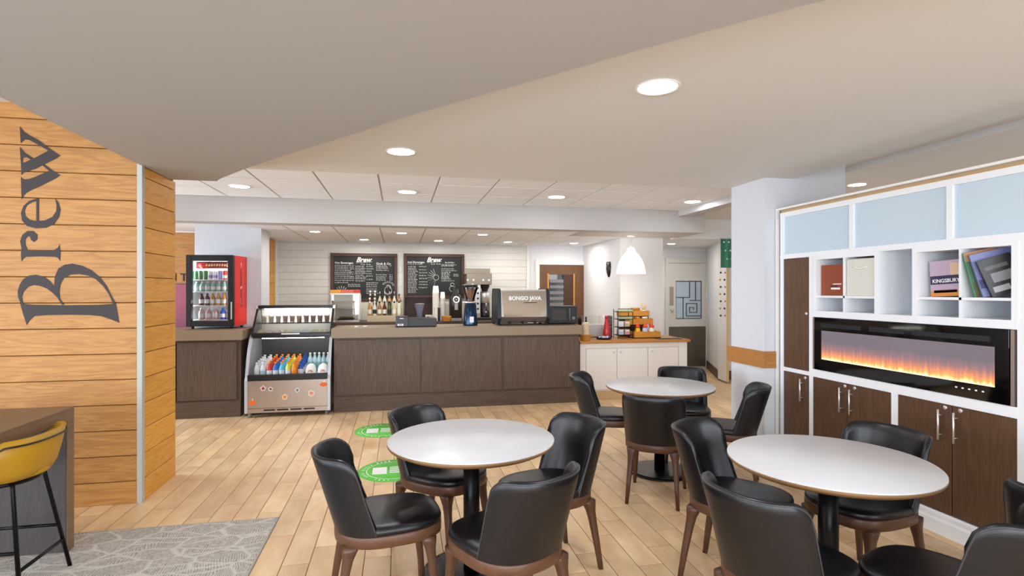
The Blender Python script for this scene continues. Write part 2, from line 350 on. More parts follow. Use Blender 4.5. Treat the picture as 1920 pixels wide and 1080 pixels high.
# outer shell
wall('wall_outer_right', (X1, Y0, 0), (X1+.2, Y1, 3.2), M['white_wall'])
wf = MB()
wx = [(-3.6, 1.2), (-.6, 1.2), (2.4, 1.2)]
wf.box((X0, -3.2, 0), (X1, -3.0, .5)); wf.box((X0, -3.2, 2.6), (X1, -3.0, 3.2))
edges = [X0]+[v for x, h in wx for v in (x-h, x+h)]+[X1]
for i in range(0, len(edges), 2): wf.box((edges[i], -3.2, .5), (edges[i+1], -3.0, 2.6))
struct(wf.build('wall_front', M['white_wall']))
wf = MB(); wf.box((X0-.2, Y0, 0), (X0, Y1, .5)); wf.box((X0-.2, Y0, 2.6), (X0, Y1, 3.2))
edges = [Y0, -2.6, -.2, .4, 2.8, 5.2, 7.1, Y1]
for i in range(0, 8, 2): wf.box((X0-.2, edges[i], .5), (X0, edges[i+1], 2.6))
struct(wf.build('wall_outer_left', M['white_wall']))
for i, (x, h) in enumerate(wx):
    wn = MB()
    for a, b in ((x-h, x-h+.05), (x-.025, x+.025), (x+h-.05, x+h)): wn.box((a, -3.14, .5), (b, -3.08, 2.6))
    wn.box((x-h, -3.14, .5), (x+h, -3.08, .55)); wn.box((x-h, -3.14, 2.55), (x+h, -3.08, 2.6)); struct(wn.build('window_%d' % (i+1), M['trim_white']))
for i, (a, b) in enumerate(((-2.6, -.2), (.4, 2.8), (5.2, 7.1))):
    wn = MB()
    for p, q in ((a, a+.05), ((a+b)/2-.025, (a+b)/2+.025), (b-.05, b)): wn.box((X0-.14, p, .5), (X0-.08, q, 2.6))
    wn.box((X0-.14, a, .5), (X0-.08, b, .55)); wn.box((X0-.14, a, 2.55), (X0-.08, b, 2.6)); struct(wn.build('window_%d' % (i+4), M['trim_white']))
# white column at the end of the cabinet wall with an oak rail
wc = wall('wall_column', (3.285, 4.47, 0), (4.148, 4.985, 2.75), M['cool_wall'])
MB().box((3.262, 4.447, .848), (3.388, 4.47, 1.0), .002).build('rail', M['oak_rail'], wc)
MB().box((3.262, 4.47, .848), (3.285, 5.03, 1.0), .002).build('rail', M['oak_rail'], wc)
# ================================================================== CEILINGS AND BEAMS
def slab(name, poly, z0, z1, m):
    mb = MB(); mb.prism(poly, z1-z0, Matrix.Translation((0, 0, z0))); return struct(mb.build(name, m))
SY = 5.03
slab('ceiling_soffit', [(-1.855, Y0), (3.59, Y0), (3.59, SY), (-1.855, SY)], 2.595, 2.9, M['soffit'])
curve = [(-1.50, 5.02), (-1.44, 4.90), (-1.084, 4.388), (-.74, 3.93), (-.376, 3.49), (.08, 2.90), (.55, 2.362), (.92, 1.93), (1.268, 1.55), (1.9, .95), (2.7, .3), (3.5, -.25)]
slab('ceiling_soffit_low', [(-1.853, -2.95), (3.5, -2.95)]+curve[::-1]+[(-1.853, 5.02)], 2.477, 2.6, M['soffit_low'])
slab('ceiling_left', [(X0, Y0), (-1.855, Y0), (-1.855, 4.6), (X0, 4.6)], 2.885, 2.98, M['soffit'])
slab('ceiling_slot', [(3.59, Y0), (4.24, Y0), (4.24, 5.2), (3.59, 5.2)], 2.75, 2.9, M['soffit'])
slab('ceiling_right', [(4.24, Y0), (X1, Y0), (X1, 8.0), (4.24, 8.0)], 2.70, 2.9, M['soffit'])
def grid_ceiling(name, xs, ys, z):
    c = struct(box_part(name, (xs[0], ys[0], z+.004), (xs[-1], ys[-1], z+.1), M['cgrid']))
    cache = {}
    for i in range(len(xs)-1):
        for j in range(len(ys)-1):
            w_, d_ = round(xs[i+1]-xs[i], 4), round(ys[j+1]-ys[j], 4)
            if w_ < .03 or d_ < .03: continue
            if (w_, d_) not in cache:
                cache[(w_, d_)] = MB().box((-w_/2+.009, -d_/2+.009, 0), (w_/2-.009, d_/2-.009, .006), .0015).mesh('ceiling_tile', M['ctile'])
            o = part('ceiling_tile', cache[(w_, d_)], c); o.location = ((xs[i]+xs[i+1])/2, (ys[j]+ys[j+1])/2, z-.001)
    return c
gx = [-5.0]+[-2.03+.6092*k for k in range(-4, 10)]+[3.9]
grid_ceiling('ceiling', gx, [SY-.3]+[5.37+.6092*k for k in range(0, 4)]+[7.2], 2.70)
gx2 = [-2.02]+[-1.473+.6092*k for k in range(0, 8)]+[3.458]
grid_ceiling('ceiling_staff_area', gx2, [7.45, 8.06, 8.67, 9.28, 9.89, 10.0], 2.398)
slab('ceiling_corridor', [(3.458, 8.003), (4.303, 8.003), (4.303, 8.203), (X1, 8.203), (X1, 10.1), (3.458, 10.1)], 2.41, 2.6, M['white_wall'])
slab('ceiling_right_rear', [(4.05, 5.2), (4.24, 5.2), (4.24, 8.0), (4.05, 8.0)], 2.70, 2.9, M['white_wall'])
slab('ceiling_far_left', [(X0, 7.46), (-2.02, 7.46), (-2.02, 9.2), (X0, 9.2)], 2.44, 2.6, M['white_wall'])
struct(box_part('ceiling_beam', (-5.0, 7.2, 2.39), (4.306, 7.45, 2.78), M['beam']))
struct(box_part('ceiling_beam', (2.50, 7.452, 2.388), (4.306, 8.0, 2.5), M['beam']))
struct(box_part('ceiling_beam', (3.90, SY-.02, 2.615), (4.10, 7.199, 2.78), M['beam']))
vt = thing('air_vent', 'dark slot air vent in the white beam above the drinks fridge', 'vent', (-2.28, 7.62, 2.436))
mb = MB(); mb.box((-.06, -.17, -.004), (.06, .17, .004)); mb.build('frame', M['grey'], vt)
for i in range(4): MB().box((-.045+i*.025, -.16, -.008), (-.035+i*.025, .16, -.002)).build('slat', M['black'], vt)
# letters on the wood wall (traced outlines in wall coordinates)
def wl_pt(px, py):           # wall coordinates on the plane y = 4.494 from the letter drawing
    c, s = math.cos(TH), math.sin(TH); r = (px-960)/FPX; u = (HY-py)/FPX
    dx, dy = r*c+s, -r*s+c; t = 4.497/dy; return (dx*t, EYE+u*t)
def L1(pts): return [wl_pt(x/2.348, 180+y/2.348) for x, y in pts]
def L5(pts): return [wl_pt(x/4.5, 160+y/4.5) for x, y in pts]
letters = {
 'letter_b': [L1([(88,908),(105,915),(150,919),(300,921),(440,919),(495,915),(509,906),(516,940),(526,998),(490,984),(450,970),(400,965),(300,963),(200,965),(152,969),(130,990),(119,1008),(103,960)]),
   L1([(94,917),(81,885),(79,860),(88,830),(105,805),(130,790),(160,787),(195,796),(222,815),(240,838),(262,888),(284,919),(273,919),(255,889),(232,866),(208,848),(178,836),(150,832),(125,840),(105,860),(97,885),(103,916)]),
   L1([(239,836),(243,795),(258,760),(285,743),(320,738),(365,748),(405,768),(440,797),(470,835),(492,880),(511,914),(498,914),(480,872),(455,837),(425,808),(390,791),(350,784),(310,787),(282,801),(267,828),(262,855),(264,890)])],
 'letter_r': [L1([(96,666),(106,678),(180,679),(240,678),(255,668),(263,654),(267,690),(265,726),(258,714),(245,708),(180,706),(115,708),(104,716),(96,728),(93,700)]),
   L1([(97,676),(90,640),(99,612),(122,594),(148,594),(165,611),(164,632),(151,643),(138,634),(134,620),(122,618),(112,632),(113,655),(122,678)])],
 'letter_e': [L1([(168,450),(130,461),(104,484),(93,515),(98,549),(120,573),(160,583),(205,580),(240,562),(261,532),(267,500),(259,470),(243,451),(250,480),(248,508),(232,532),(200,547),(165,551),(132,545),(113,528),(109,505),(119,482),(141,468),(168,462)]),
   L1([(161,452),(172,452),(172,552),(161,552)])],
 'letter_w': [L5([(184,962),(178,775),(205,793),(250,790),(310,768),(400,727),(440,722),(511,757),(480,780),(370,838),(280,878),(225,905),(202,932)]),
   L5([(455,732),(415,722),(355,672),(368,660),(470,735)]),
   L5([(183,755),(178,632),(200,655),(270,625),(320,600),(410,552),(440,548),(512,593),(470,620),(300,705),(225,728),(198,738)]),
   L5([(170,520),(215,573),(292,618),(268,632),(230,608),(195,610),(192,660),(178,640)]),
   L5([(512,595),(430,540),(330,465),(250,422),(205,392),(170,350),(178,485),(212,456),(250,462),(330,505),(425,562)])]}
bl = thing('wall_lettering', 'large dark serif lettering running upwards on the golden wood wall', 'lettering', (-2.3, 4.494, 1.3))
Mw = Matrix(((1, 0, 0, 0), (0, 0, -1, 4.4965), (0, 1, 0, 0), (0, 0, 0, 1)))
for nm, polys in letters.items():
    mb = MB()
    for i, p in enumerate(polys): mb.prism([(x+2.3, z-1.3) for x, z in p], .0030+.0004*i, Matrix(((1, 0, 0, 0), (0, 0, -1, .0026), (0, 1, 0, 0), (0, 0, 0, 1))))
    mb.build('letter', M['ink'], bl)
# ================================================================== DOWNLIGHTS
def make_downlight(r, lens):
    t = thing('downlight', '', 'downlight')
    MB().lathe([(r*1.0, .0), (r*1.14, -.004), (r*1.16, .0), (r*1.16, .004), (r*.96, .004), (r*.96, .0)], n=32, close=False).build('trim_ring', M['white'], t)
    MB().lathe([(1e-4, .002), (r*.97, .002)], n=32, close=False).build('lens', M[lens], t)
    return t
def lights(pts, z, r, lens, labels, group):
    p = None
    for (x, y), lb in zip(pts, labels):
        p2 = make_downlight(r, lens) if p is None else copy_tree(p); p = p or p2
        p2.location = (x, y, z); tag(p2, lb, 'downlight', group)
lights([(1.288, 2.588), (.014, 4.175)], 2.590, .10, 'lens', ['large round downlight in the beige soffit above the right-hand tables', 'round downlight in the beige soffit near its far edge, left of centre'], 'soffit downlights')
lights([(-1.704, 6.48), (.095, 6.47), (1.881, 6.45), (3.687, 6.44)], 2.695, .10, 'lens_mid', ['leftmost downlight in the white tiled ceiling beside the wood wall', 'second downlight from the left in the front tiled ceiling', 'third downlight from the left in the front tiled ceiling', 'rightmost downlight in the front tiled ceiling near the white column'], 'front tiled ceiling downlights')
lights([(-1.17, 8.22), (.036, 8.16), (1.226, 8.15)], 2.393, .07, 'lens_back', ['nearer-row downlight behind the beam, leftmost', 'nearer-row downlight behind the beam, above the gap between the menu boards', 'nearer-row downlight behind the beam, right of the menu boards'], 'staff area front row downlights')
lights([(-.562, 9.35), (.648, 9.32), (1.84, 9.29), (3.028, 9.3)], 2.393, .07, 'lens_back', ['far-row downlight right above the left menu board', 'far-row downlight right above the right menu board', 'far-row downlight above the coffee machines', 'far-row downlight in front of the brown door'], 'staff area rear row downlights')
lights([(4.85, 9.2)], 2.405, .07, 'lens_back', ['downlight inside the corridor before the white leaded door'], 'corridor downlights')  # lamp out of view, added to brighten the dark corridor
lights([(4.831, 5.046)], 2.695, .085, 'lens_back', ['single downlight in the ceiling beyond the cabinet wall'], 'far right ceiling downlights')
# lights of the seating area that hang outside the picture
lights([(-.6, 1.0), (1.3, -.2), (-.6, -1.4)], 2.469, .10, 'lens', ['downlight in the low soffit nearest the bar table', 'downlight in the low soffit nearest the viewpoint on the right', 'rearmost downlight in the low soffit near the front windows'], 'downlights behind the viewpoint')
# ================================================================== CHAIRS
CW, CDF, CDR, CH, CL, CF = .223, .276, .231, .794, .097, .037
def outline(a, w=CW, df=CDF, dr=CDR):          # a: 0 = rear (-y), +-pi = front
    s, c = math.sin(a), -math.cos(a)
    n = 3.0 if c > 0 else 2.4; d = df if c > 0 else dr
    return math.copysign(w*abs(s)**(2/n), s), math.copysign(d*abs(c)**(2/n), c)
def ring(scale, z, n=56):
    return [Vector((outline(-PI+2*PI*i/n)[0]*scale, outline(-PI+2*PI*i/n)[1]*scale, z)) for i in range(n)]
def back_pt(s, t, inset=0):
    ph = s*math.radians(79+(83-79)*t)
    x, y = outline(ph); f = 1+CF*t
    e = 1e-3; x2, y2 = outline(ph+e); tx, ty = x2-x, y2-y; l = math.hypot(tx, ty) or 1
    nx, ny = ty/l, -tx/l                       # outward
    x, y = x*f-nx*inset, y*f-CL*t-ny*inset
    k = min(max((.32-(1-abs(s)))/.32, 0), 1)
    zt = CH-(CH-.45)*.30*(1-math.sqrt(1-k*k*.999))
    return Vector((x, y, .44+t*(zt-.44)))
def make_chair():
    t = thing('dining_chair', '', 'chair')
    MB().loft([ring(.97, .384), ring(1.0, .390), ring(1.0, .434), ring(.985, .440)]).build('seat_rail', M['walnut_h'], t)
    MB().loft([ring(.96, .438), ring(.995, .446), ring(1.0, .456), ring(.985, .468), ring(.93, .477), ring(.8, .483), ring(.5, .487), ring(.1, .488)]).build('seat_cushion', M['leather'], t)
    ns, nt_ = 36, 10; th = .036
    mb = MB(); G = {}
    def V(p): return mb.bm.verts.new(p)
    for side in (0, 1):
        for i in range(ns+1):
            for j in range(nt_+1):
                s, tt = -1+2*i/ns, j/nt_
                s = math.copysign(abs(s)**.85, s)
                G[side, i, j] = V(back_pt(s, tt, side*th*(1-.25*tt)))
    def F(*v):
        f = mb.bm.faces.new(v); f.smooth = True
    for i in range(ns):
        for j in range(nt_):
            F(G[0,i,j], G[0,i+1,j], G[0,i+1,j+1], G[0,i,j+1]); F(G[1,i,j+1], G[1,i+1,j+1], G[1,i+1,j], G[1,i,j])
    path = [(0, j) for j in range(nt_+1)]+[(i, nt_) for i in range(1, ns+1)]+[(ns, j) for j in range(nt_-1, -1, -1)]
    R = []
    for i, j in path:
        o, n = G[0,i,j].co, G[1,i,j].co; mid = (o+n)/2
        out = Vector((0, 0, 0))
        if j == nt_: out += Vector((0, 0, 1))
        if i == 0: out += (back_pt(-1, j/nt_)-back_pt(-.9, j/nt_)).normalized()
        if i == ns: out += (back_pt(1, j/nt_)-back_pt(.9, j/nt_)).normalized()
        kk = abs(-1+2*i/ns)
        if j == nt_ and 0 < i < ns and kk > .7:
            d = (back_pt(math.copysign(min(kk+.03, 1), i-ns/2), 1)-back_pt(math.copysign(kk-.03, i-ns/2), 1)); d.normalize()
            out = Vector((0, 0, 1)) - d*d.z; out += d*0
        R.append(V(mid+out.normalized()*.013))
    for k in range(len(path)-1):
        a, b = path[k], path[k+1]
        F(G[0,a[0],a[1]], R[k], R[k+1], G[0,b[0],b[1]]); F(R[k], G[1,a[0],a[1]], G[1,b[0],b[1]], R[k+1])
    b = mb.build('backrest', M['leather'], t)
    pp = [back_pt(-1+2*i/ns if j == nt_ else (-1 if i == 0 else 1), j/nt_, .003)+Vector((0, 0, .002 if j == nt_ else 0)) for i, j in path]
    # seam piping follows the outer edge
    pp = [Vector(G2) for G2 in pp]; MB().tube(pp, .0042, 6).build('piping', M['piping'], b)
    for sx in (-1, 1):
        for fy in (1, -1):
            rings = []
            tx, ty = (.165, .185) if fy > 0 else (.150, -.165)
            fx, fyy = (.195, .235) if fy > 0 else (.180, -.235)
            for z, hw, hd in ((.392, .040, .040), (.37, .034, .034), (.33, .0245, .0245), (.28, .020, .021), (.15, .0165, .0175), (.0, .0125, .0135)):
                k = 1-z/.392; q = k**.8
                cx, cy = (tx+(fx-tx)*q)*sx, ty+(fyy-ty)*q
                sq = []
                for i in range(16):
                    a = 2*PI*i/16; ca, sa = math.cos(a), math.sin(a)
                    sq.append(Vector((cx+math.copysign(hw*abs(ca)**.6, ca), cy+math.copysign(hd*abs(sa)**.6, sa), z)))
                rings.append(sq)
            MB().loft(rings).build('leg', M['walnut'], t)
    return t
chairs = [
 (-.076, 2.785, -80.8, 'black leather chair with its curved back to the left, nearest the carpet corner'),
 (.247, 3.407, -133.6, 'black leather chair behind the left table, beside the green floor stickers'),
 (.833, 3.027, 105.8, 'black leather chair on the right side of the left table, facing left'),
 (.482, 2.426, 28.6, 'black leather chair in front of the left table, its back towards us'),
 (1.825, 4.652, -112, 'black leather chair left of the far table, before the brown counter end'),
 (1.912, 3.871, -33, 'black leather chair in front of the far table, its back squarely towards us'),
 (2.627, 4.732, 160, 'black leather chair behind the far table, before the cream condiment cabinet'),
 (2.60, 4.02, 55, 'black leather chair on the right of the far table, beside the white column'),
 (1.789, 2.677, -141.8, 'black leather chair at the far left of the right table, its inner back facing us'),
 (2.413, 2.482, 101.1, 'black leather chair behind the right table, backed up to the fireplace cabinet'),
 (1.528, 1.958, -74.5, 'black leather chair in the right foreground with its broad back towards us'),
 (2.029, 1.699, 19.9, 'black leather chair at the bottom right corner, seat to the left of its back'),
 (2.70, 1.70, -60, 'black leather chair cut off by the right picture edge, only its back tip showing')]
proto = None
for x, y, r, lb in chairs:
    o = make_chair() if proto is None else copy_tree(proto); proto = proto or o
    o.location = (x, y, 0); o.rotation_euler = (0, 0, math.radians(r)); tag(o, lb, 'chair', 'black leather chairs around the round tables')
# ================================================================== ROUND TABLES
def make_table():
    t = thing('round_table', '', 'table'); R = .457
    MB().lathe([(1e-4, .728), (R-.004, .728), (R, .732), (R, .742), (R-.003, .745), (1e-4, .745)], n=72, close=False).build('tabletop', M['laminate'], t)
    MB().lathe([(1e-4, .706), (R-.035, .706), (R-.004, .722), (R+.0005, .729), (R+.0005, .738), (R-.002, .738), (R-.01, .728), (1e-4, .728)], n=72, close=False).build('edge_band', M['edge'], t)
    MB().lathe([(1e-4, .018), (.045, .018), (.045, .69), (1e-4, .69)], n=28, close=False).build('column', M['black_metal'], t)
    MB().box((-.14, -.14, .69), (.14, .14, .706), .004).build('mounting_plate', M['black_metal'], t)
    MB().lathe([(1e-4, 0), (.268, 0), (.272, .006), (.268, .014), (.24, .019), (.06, .024), (1e-4, .024)], n=48, close=False).build('base_plate', M['black_metal'], t)
    return t
proto = None
for x, y, lb in ((.393, 3.025, 'round white pedestal table in the left foreground, closest to the carpet'), (2.202, 4.387, 'round white pedestal table farthest back, near the condiment counter'), (2.034, 2.295, 'round white pedestal table in the right foreground by the fireplace cabinet')):
    o = make_table() if proto is None else copy_tree(proto); proto = proto or o
    o.location = (x, y, 0); tag(o, lb, 'table', 'round white tables')
# ================================================================== BAR TABLE AND STOOL
bt = thing('bar_table', 'brown wood waterfall bar table at the left picture edge', 'table', (-2.26, 2.8, .004))
MB().box((-.34, -1.0, .779), (.33, 1.0, .853), .002).build('tabletop', M['bar_wood'], bt)
for y in (-1.0, .93):
    lp = MB().box((-.34, y, 0), (.329, y+.07, .779), .001).build('leg_panel', M['bar_wood'], bt)
    MB().box((-.33, y-.004 if y > 0 else y+.07, .005), (.322, y if y > 0 else y+.074, .775)).build('panel_face', M['bar_dark'], lp)  # dark sheet that paints the shadow on the leg's inner face
def make_stool():
    t = thing('bar_stool', 'mustard yellow bucket bar stool with black metal legs tucked at the bar table', 'stool')
    # faces -x ; local centre between the feet; shell wraps the +x side
    rows = []; ns = 28; prof = [(0, .60, .17), (.25, .60, .205), (.5, .64, .225), (.75, .72, .245), (1, .815, .262)]
    mb = MB(); G = {}
    for side in (0, 1):
        for i in range(ns+1):
            s = -1+2*i/ns; a = s*math.radians(80)
            for j, (tt, z, r) in enumerate(prof):
                rr = r-.022*side; dz = 0 if tt < .4 else -(max(abs(s)-.7, 0)/.3)**1.5*.075*tt
                x = rr*.92*math.copysign(abs(math.cos(a))**.75, math.cos(a)); y = rr*1.02*math.copysign(abs(math.sin(a))**.75, math.sin(a))
                G[side, i, j] = mb.bm.verts.new((x, y, z+dz+.01*side*(tt < .1)))
    def F(*v):
        f = mb.bm.faces.new(v); f.smooth = True
    m = len(prof)
    for i in range(ns):
        for j in range(m-1):
            F(G[0,i,j], G[0,i+1,j], G[0,i+1,j+1], G[0,i,j+1]); F(G[1,i,j+1], G[1,i+1,j+1], G[1,i+1,j], G[1,i,j])
        F(G[0,i,m-1], G[0,i+1,m-1], G[1,i+1,m-1], G[1,i,m-1]); F(G[1,i,0], G[1,i+1,0], G[0,i+1,0], G[0,i,0])
    for i in (0, ns):
        for j in range(m-1): F(G[0,i,j], G[0,i,j+1], G[1,i,j+1], G[1,i,j])
    rim = [G[0,i,m-1].co.copy()+Vector((0, 0, -.028)) for i in range(ns+1)]
    sh = mb.build('shell', M['mustard'], t)
    MB().tube([p*1.0+Vector((.004 if p.x > 0 else 0, 0, 0)) for p in rim], .005, 6).build('rim_piping', M['black'], sh)
    MB().loft([[Vector((.20*math.cos(a)*k, .205*math.sin(a)*k, z)) for a in [2*PI*i/32 for i in range(32)]] for k, z in ((.9, .592), (1, .60), (1.0, .625), (.9, .643), (.5, .65), (.05, .651))]).build('seat_pad', M['mustard'], t)
    MB().tube([(.16*math.cos(a), .16*math.sin(a), .578) for a in [2*PI*i/24 for i in range(24)]], .012, 8, True).build('under_frame', M['black_metal'], t)
    tops = {}
    for sx in (-1, 1):
        for sy in (-1, 1):
            p0 = Vector((sx*.125, sy*.125, .578)); p1 = Vector((sx*.208, sy*.208, .0))
            MB().tube([p0+Vector((0, 0, .01)), p0.lerp(p1, .05), p1], .0105, 10).build('leg', M['black_metal'], t)
            tops[sx, sy] = (p0, p1)
    def at(sx, sy, z): p0, p1 = tops[sx, sy]; return p0.lerp(p1, (.578-z)/.578)
    for a, b, z in (((-1,1),(1,1),.25), ((-1,-1),(1,-1),.25), ((1,-1),(1,1),.16), ((-1,-1),(-1,1),.16)):
        MB().cyl(at(*a, z), at(*b, z), .009, n=10).build('footrest_bar', M['black_metal'], t)
    return t
st = make_stool(); st.location = (-2.032, 3.34, .004)
# ================================================================== SERVICE COUNTERS
def counter(name, label, x0, x1, splits, side=False):
    t = thing(name, label, 'counter', (x0, 7.33, 0)); W = x1-x0
    MB().box((0, .012, .0), (W, .60, .951)).build('body', M['dark_wood'], t)
    MB().box((0, -.006, 0), (W, .012, .197), .002).build('plinth', M['dark_wood_h'], t)
    for a, b in splits: MB().box((a-x0, -.008, .217), (b-x0, .012, .925), .003).build('panel', M['dark_wood'], t)
    return t
counter('service_counter', 'long dark wood service counter with three front panels below the menu boards', -.816, 2.465, [(-.79, .272), (.302, 1.358), (1.397, 2.44)])
counter('service_counter', 'short dark wood counter under the drinks fridge', -3.3, -1.919, [(-3.28, -2.65), (-2.63, -1.965)])
tag(MB().box((-.845, 7.285, .951), (2.497, 8.0, 1.073), .003).build('counter_worktop', M['stone']), 'thick brown stone worktop on the long counter, carrying the coffee machines', 'worktop')
tag(MB().box((-3.4, 7.285, .951), (-1.886, 7.945, 1.073), .003).build('counter_worktop', M['stone']), 'thick brown stone worktop beneath the drinks fridge', 'worktop')
# back bar
t = thing('back_counter', 'dark wood back counter along the shiplap wall behind the coffee machines', 'counter', (-1.2, 9.35, 0))
MB().box((0, .02, 0), (3.4, .58, 1.0)).build('body', M['dark_wood'], t); MB().box((-.02, 0, 1.0), (3.42, .60, 1.04), .003).build('worktop', M['dark_wood_h'], t)
t = struct(MB().box((-1.1, 9.955, 1.04), (2.1, 9.975, 1.36)).build('trim_3', M['cream']))
ss = thing('service_shelf', 'black framed pass-through shelf below the right menu board', 'shelf', (.08, 9.72, 1.04))
MB().box((0, .20, 0), (.60, .225, .40)).build('back_panel', M['frame'], ss); MB().box((0, 0, .40), (.60, .225, .42)).build('top', M['frame'], ss)
for x in (0, .58): MB().box((x, 0, 0), (x+.02, .20, .40)).build('side', M['frame'], ss)
# ================================================================== MENU BOARDS
def scribble(mb, x, z, w, h, Mx, kind=0):
    """an illegible chalk line of small strokes"""
    p = x
    while p < x+w:
        l = random.uniform(.018, .05)
        q = p; first = True
        while q < p+l and q < x+w:
            hh = h*(random.uniform(.45, 1.0) if not first else 1); first = False
            sl = random.uniform(-.3, .3)*h
            a = .0022
            mb.prism([(q, z), (q+a, z), (q+a+sl, z+hh), (q+sl, z+hh)], .0008, Mx)
            if random.random() < .8: mb.prism([(q, z+hh*.45), (q+.007, z+hh*.5), (q+.007, z+hh*.5+a), (q, z+hh*.45+a)], .0008, Mx)
            q += .0085
        p += l+.012
def menu_board(x0, x1, z0, z1, label, side):
    t = thing('menu_board', label, 'menu board', (x0, 9.985, z0), 0, 'chalk menu boards'); W, H = x1-x0, z1-z0; f = .055
    MB().box((f*.8, -.02, f*.8), (W-f*.8, -.004, H-f*.8)).build('slate', M['slate'], t)
    for lo, hi in (((0, -.04, 0), (W, 0, f)), ((0, -.04, H-f), (W, 0, H)), ((0, -.04, f), (f, 0, H-f)), ((W-f, -.04, f), (W, 0, H-f))): MB().box(lo, hi, .004).build('frame_rail', M['frame'], t)
    Mx = Matrix(((1, 0, 0, 0), (0, 0, -1, -.0202), (0, 1, 0, 0), (0, 0, 0, 1))); mb = MB()
    def T(s, x, z, size, b=0, sh=.25):
        add_mesh(mb, text_mesh(s, size, .0004, 'CENTER', b), Mx @ Matrix.Translation((x, z, 0)) @ Matrix(((1, sh, 0, 0), (0, 1, 0, 0), (0, 0, 1, 0), (0, 0, 0, 1))))
    T('Brew', W*.5, H*.865, .115, .004, .35)
    mb.prism([(W*.38, H*.80), (W*.62, H*.825), (W*.62, H*.83), (W*.38, H*.806)], .0006, Mx)
    if side == 0:
        T('Hot Beverages', W*.20, H*.80, .052, .0008, 0); T('Grab & Go', W*.79, H*.79, .056, .0008, 0); T('12 oz  16 oz', W*.52, H*.775, .034, 0, 0)
        cols = [(.065, .25, [.735, .70, .665, .63, .59, .555, .515, .475, .43, .385]), (.285, .07, [.735, .70, .665, .60, .56, .51, .475, .43]), (.37, .16, [.72, .68, .645, .61, .575, .535, .50, .465, .42]), (.535, .10, [.72, .67, .62, .57, .52, .45]), (.68, .19, [.74, .71, .68, .64, .55, .51, .475, .44]), (.88, .045, [.74, .55, .51, .475, .44]), (.26, .20, [.345, .31]), (.535, .20, [.38, .34, .30, .25, .21, .165])]
    else:
        T('Iced Beverages', W*.20, H*.81, .050, .0008, 0); T('12 oz  16 oz', W*.52, H*.775, .034, 0, 0)
        cols = [(.07, .16, [.70-.036*i for i in range(17)]), (.25, .15, [.70, .63, .565, .50, .435, .36, .30, .23]), (.06, .32, [.755]), (.68, .16, [.80, .79]), (.62, .26, [.745, .72, .655, .615]), (.62, .16, [.575, .545, .515, .485, .455, .425]), (.62, .22, [.385]), (.82, .11, [.53, .495])]
    for cx, cw, zs in cols:
        for z in zs: scribble(mb, W*cx, H*z, W*cw*random.uniform(.75, 1), .024, Mx)
    def arc(cx, cz, r, a0, a1, wd=.004, n=12):
        for i in range(n):
            a, b = a0+(a1-a0)*i/n, a0+(a1-a0)*(i+1)/n
            mb.prism([(cx+r*math.cos(a), cz+r*math.sin(a)), (cx+r*math.cos(b), cz+r*math.sin(b)), (cx+(r+wd)*math.cos(b), cz+(r+wd)*math.sin(b)), (cx+(r+wd)*math.cos(a), cz+(r+wd)*math.sin(a))], .0006, Mx)
    if side == 0:                                   # drawn mug with a smile of rays, and a sprig
        arc(W*.86, H*.22, .06, PI, 2*PI, .006); arc(W*.86, H*.24, .06, 0, 2*PI, .005, 20); arc(W*.86, H*.30, .035, -.6, 2.4, .008)
        for i in range(6):
            a = .4+i*.42; arc(W*.86+.1*math.cos(a), H*.31+.085*math.sin(a), .012, 0, 2*PI, .004, 6)
        for i in range(7):
            a = .5+i*.36; r0, r1 = .05, .12
            mb.prism([(W*.165+r0*math.cos(a), H*.18+r0*math.sin(a)), (W*.165+r1*math.cos(a)+.004, H*.18+r1*math.sin(a)), (W*.165+r1*math.cos(a)-.006, H*.18+r1*math.sin(a)+.004)], .0006, Mx)
    else:
        for i in range(9):
            a = 1.9+i*.32; c0, s0 = math.cos(a), math.sin(a); cx, cz = W*.53, H*.47
            mb.prism([(cx+.05*c0, cz+.05*s0), (cx+.16*c0, cz+.16*s0), (cx+.16*c0+.003, cz+.16*s0+.003), (cx+.05*c0+.003, cz+.05*s0+.003)], .0006, Mx)
        arc(W*.53, H*.47, .045, 0, 2*PI, .004, 14); arc(W*.80, H*.22, .05, .5, 5, .005); arc(W*.80, H*.31, .03, 0, 5, .006)
    mb.build('chalk_writing', M['chalk'], t)
    return t
menu_board(-1.167, -.031, 1.36, 2.21, 'left chalk menu board with hot beverages list, above the syrup bottles', 0)
menu_board(.081, 1.161, 1.415, 2.217, 'right chalk menu board with long drinks list, behind the cup stacks', 1)
# ================================================================== DOORS
d = struct(bpy.data.objects.new('door_1', None)); C.objects.link(d); d.location = (2.587, 10.03, 0)
W = .872
mb = MB(); mb.box((0, -.02, 0), (.16, .02, 2.04)); mb.box((.68, -.02, 0), (W, .02, 2.04)); mb.box((.16, -.02, 1.86), (.68, .02, 2.04)); mb.box((.16, -.02, 0), (.68, .02, .4)); mb.build('leaf', M['brown_door'], d)
wn = MB().box((.18, -.004, .4), (.66, .004, 1.86)).build('pane', M['pane'], d)
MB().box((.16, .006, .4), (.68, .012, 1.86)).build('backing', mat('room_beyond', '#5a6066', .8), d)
for i in range(12): MB().box((.20, -.012, .5+i*.11), (.47, -.006, .555+i*.11)).build('blind_slat', M['grey'], d)
MB().box((.47, -.014, .4), (.66, -.006, 1.86)).build('shade', M['frame'], d)
for a, b in ((.15, .18), (.66, .69)): MB().box((a, -.03, .38), (b, -.018, 1.88)).build('window_bead', M['bamboo'], d)
mb = MB(); mb.box((-.075, -.035, 0), (-.004, .03, 2.13)); mb.box((W+.004, -.035, 0), (W+.075, .03, 2.13)); mb.box((-.004, -.035, 2.045), (W+.004, .03, 2.13)); mb.build('casing', M['trim_white'], d)
d = struct(bpy.data.objects.new('door_2', None)); C.objects.link(d); d.location = (5.225, 10.045, 0)
W = .80
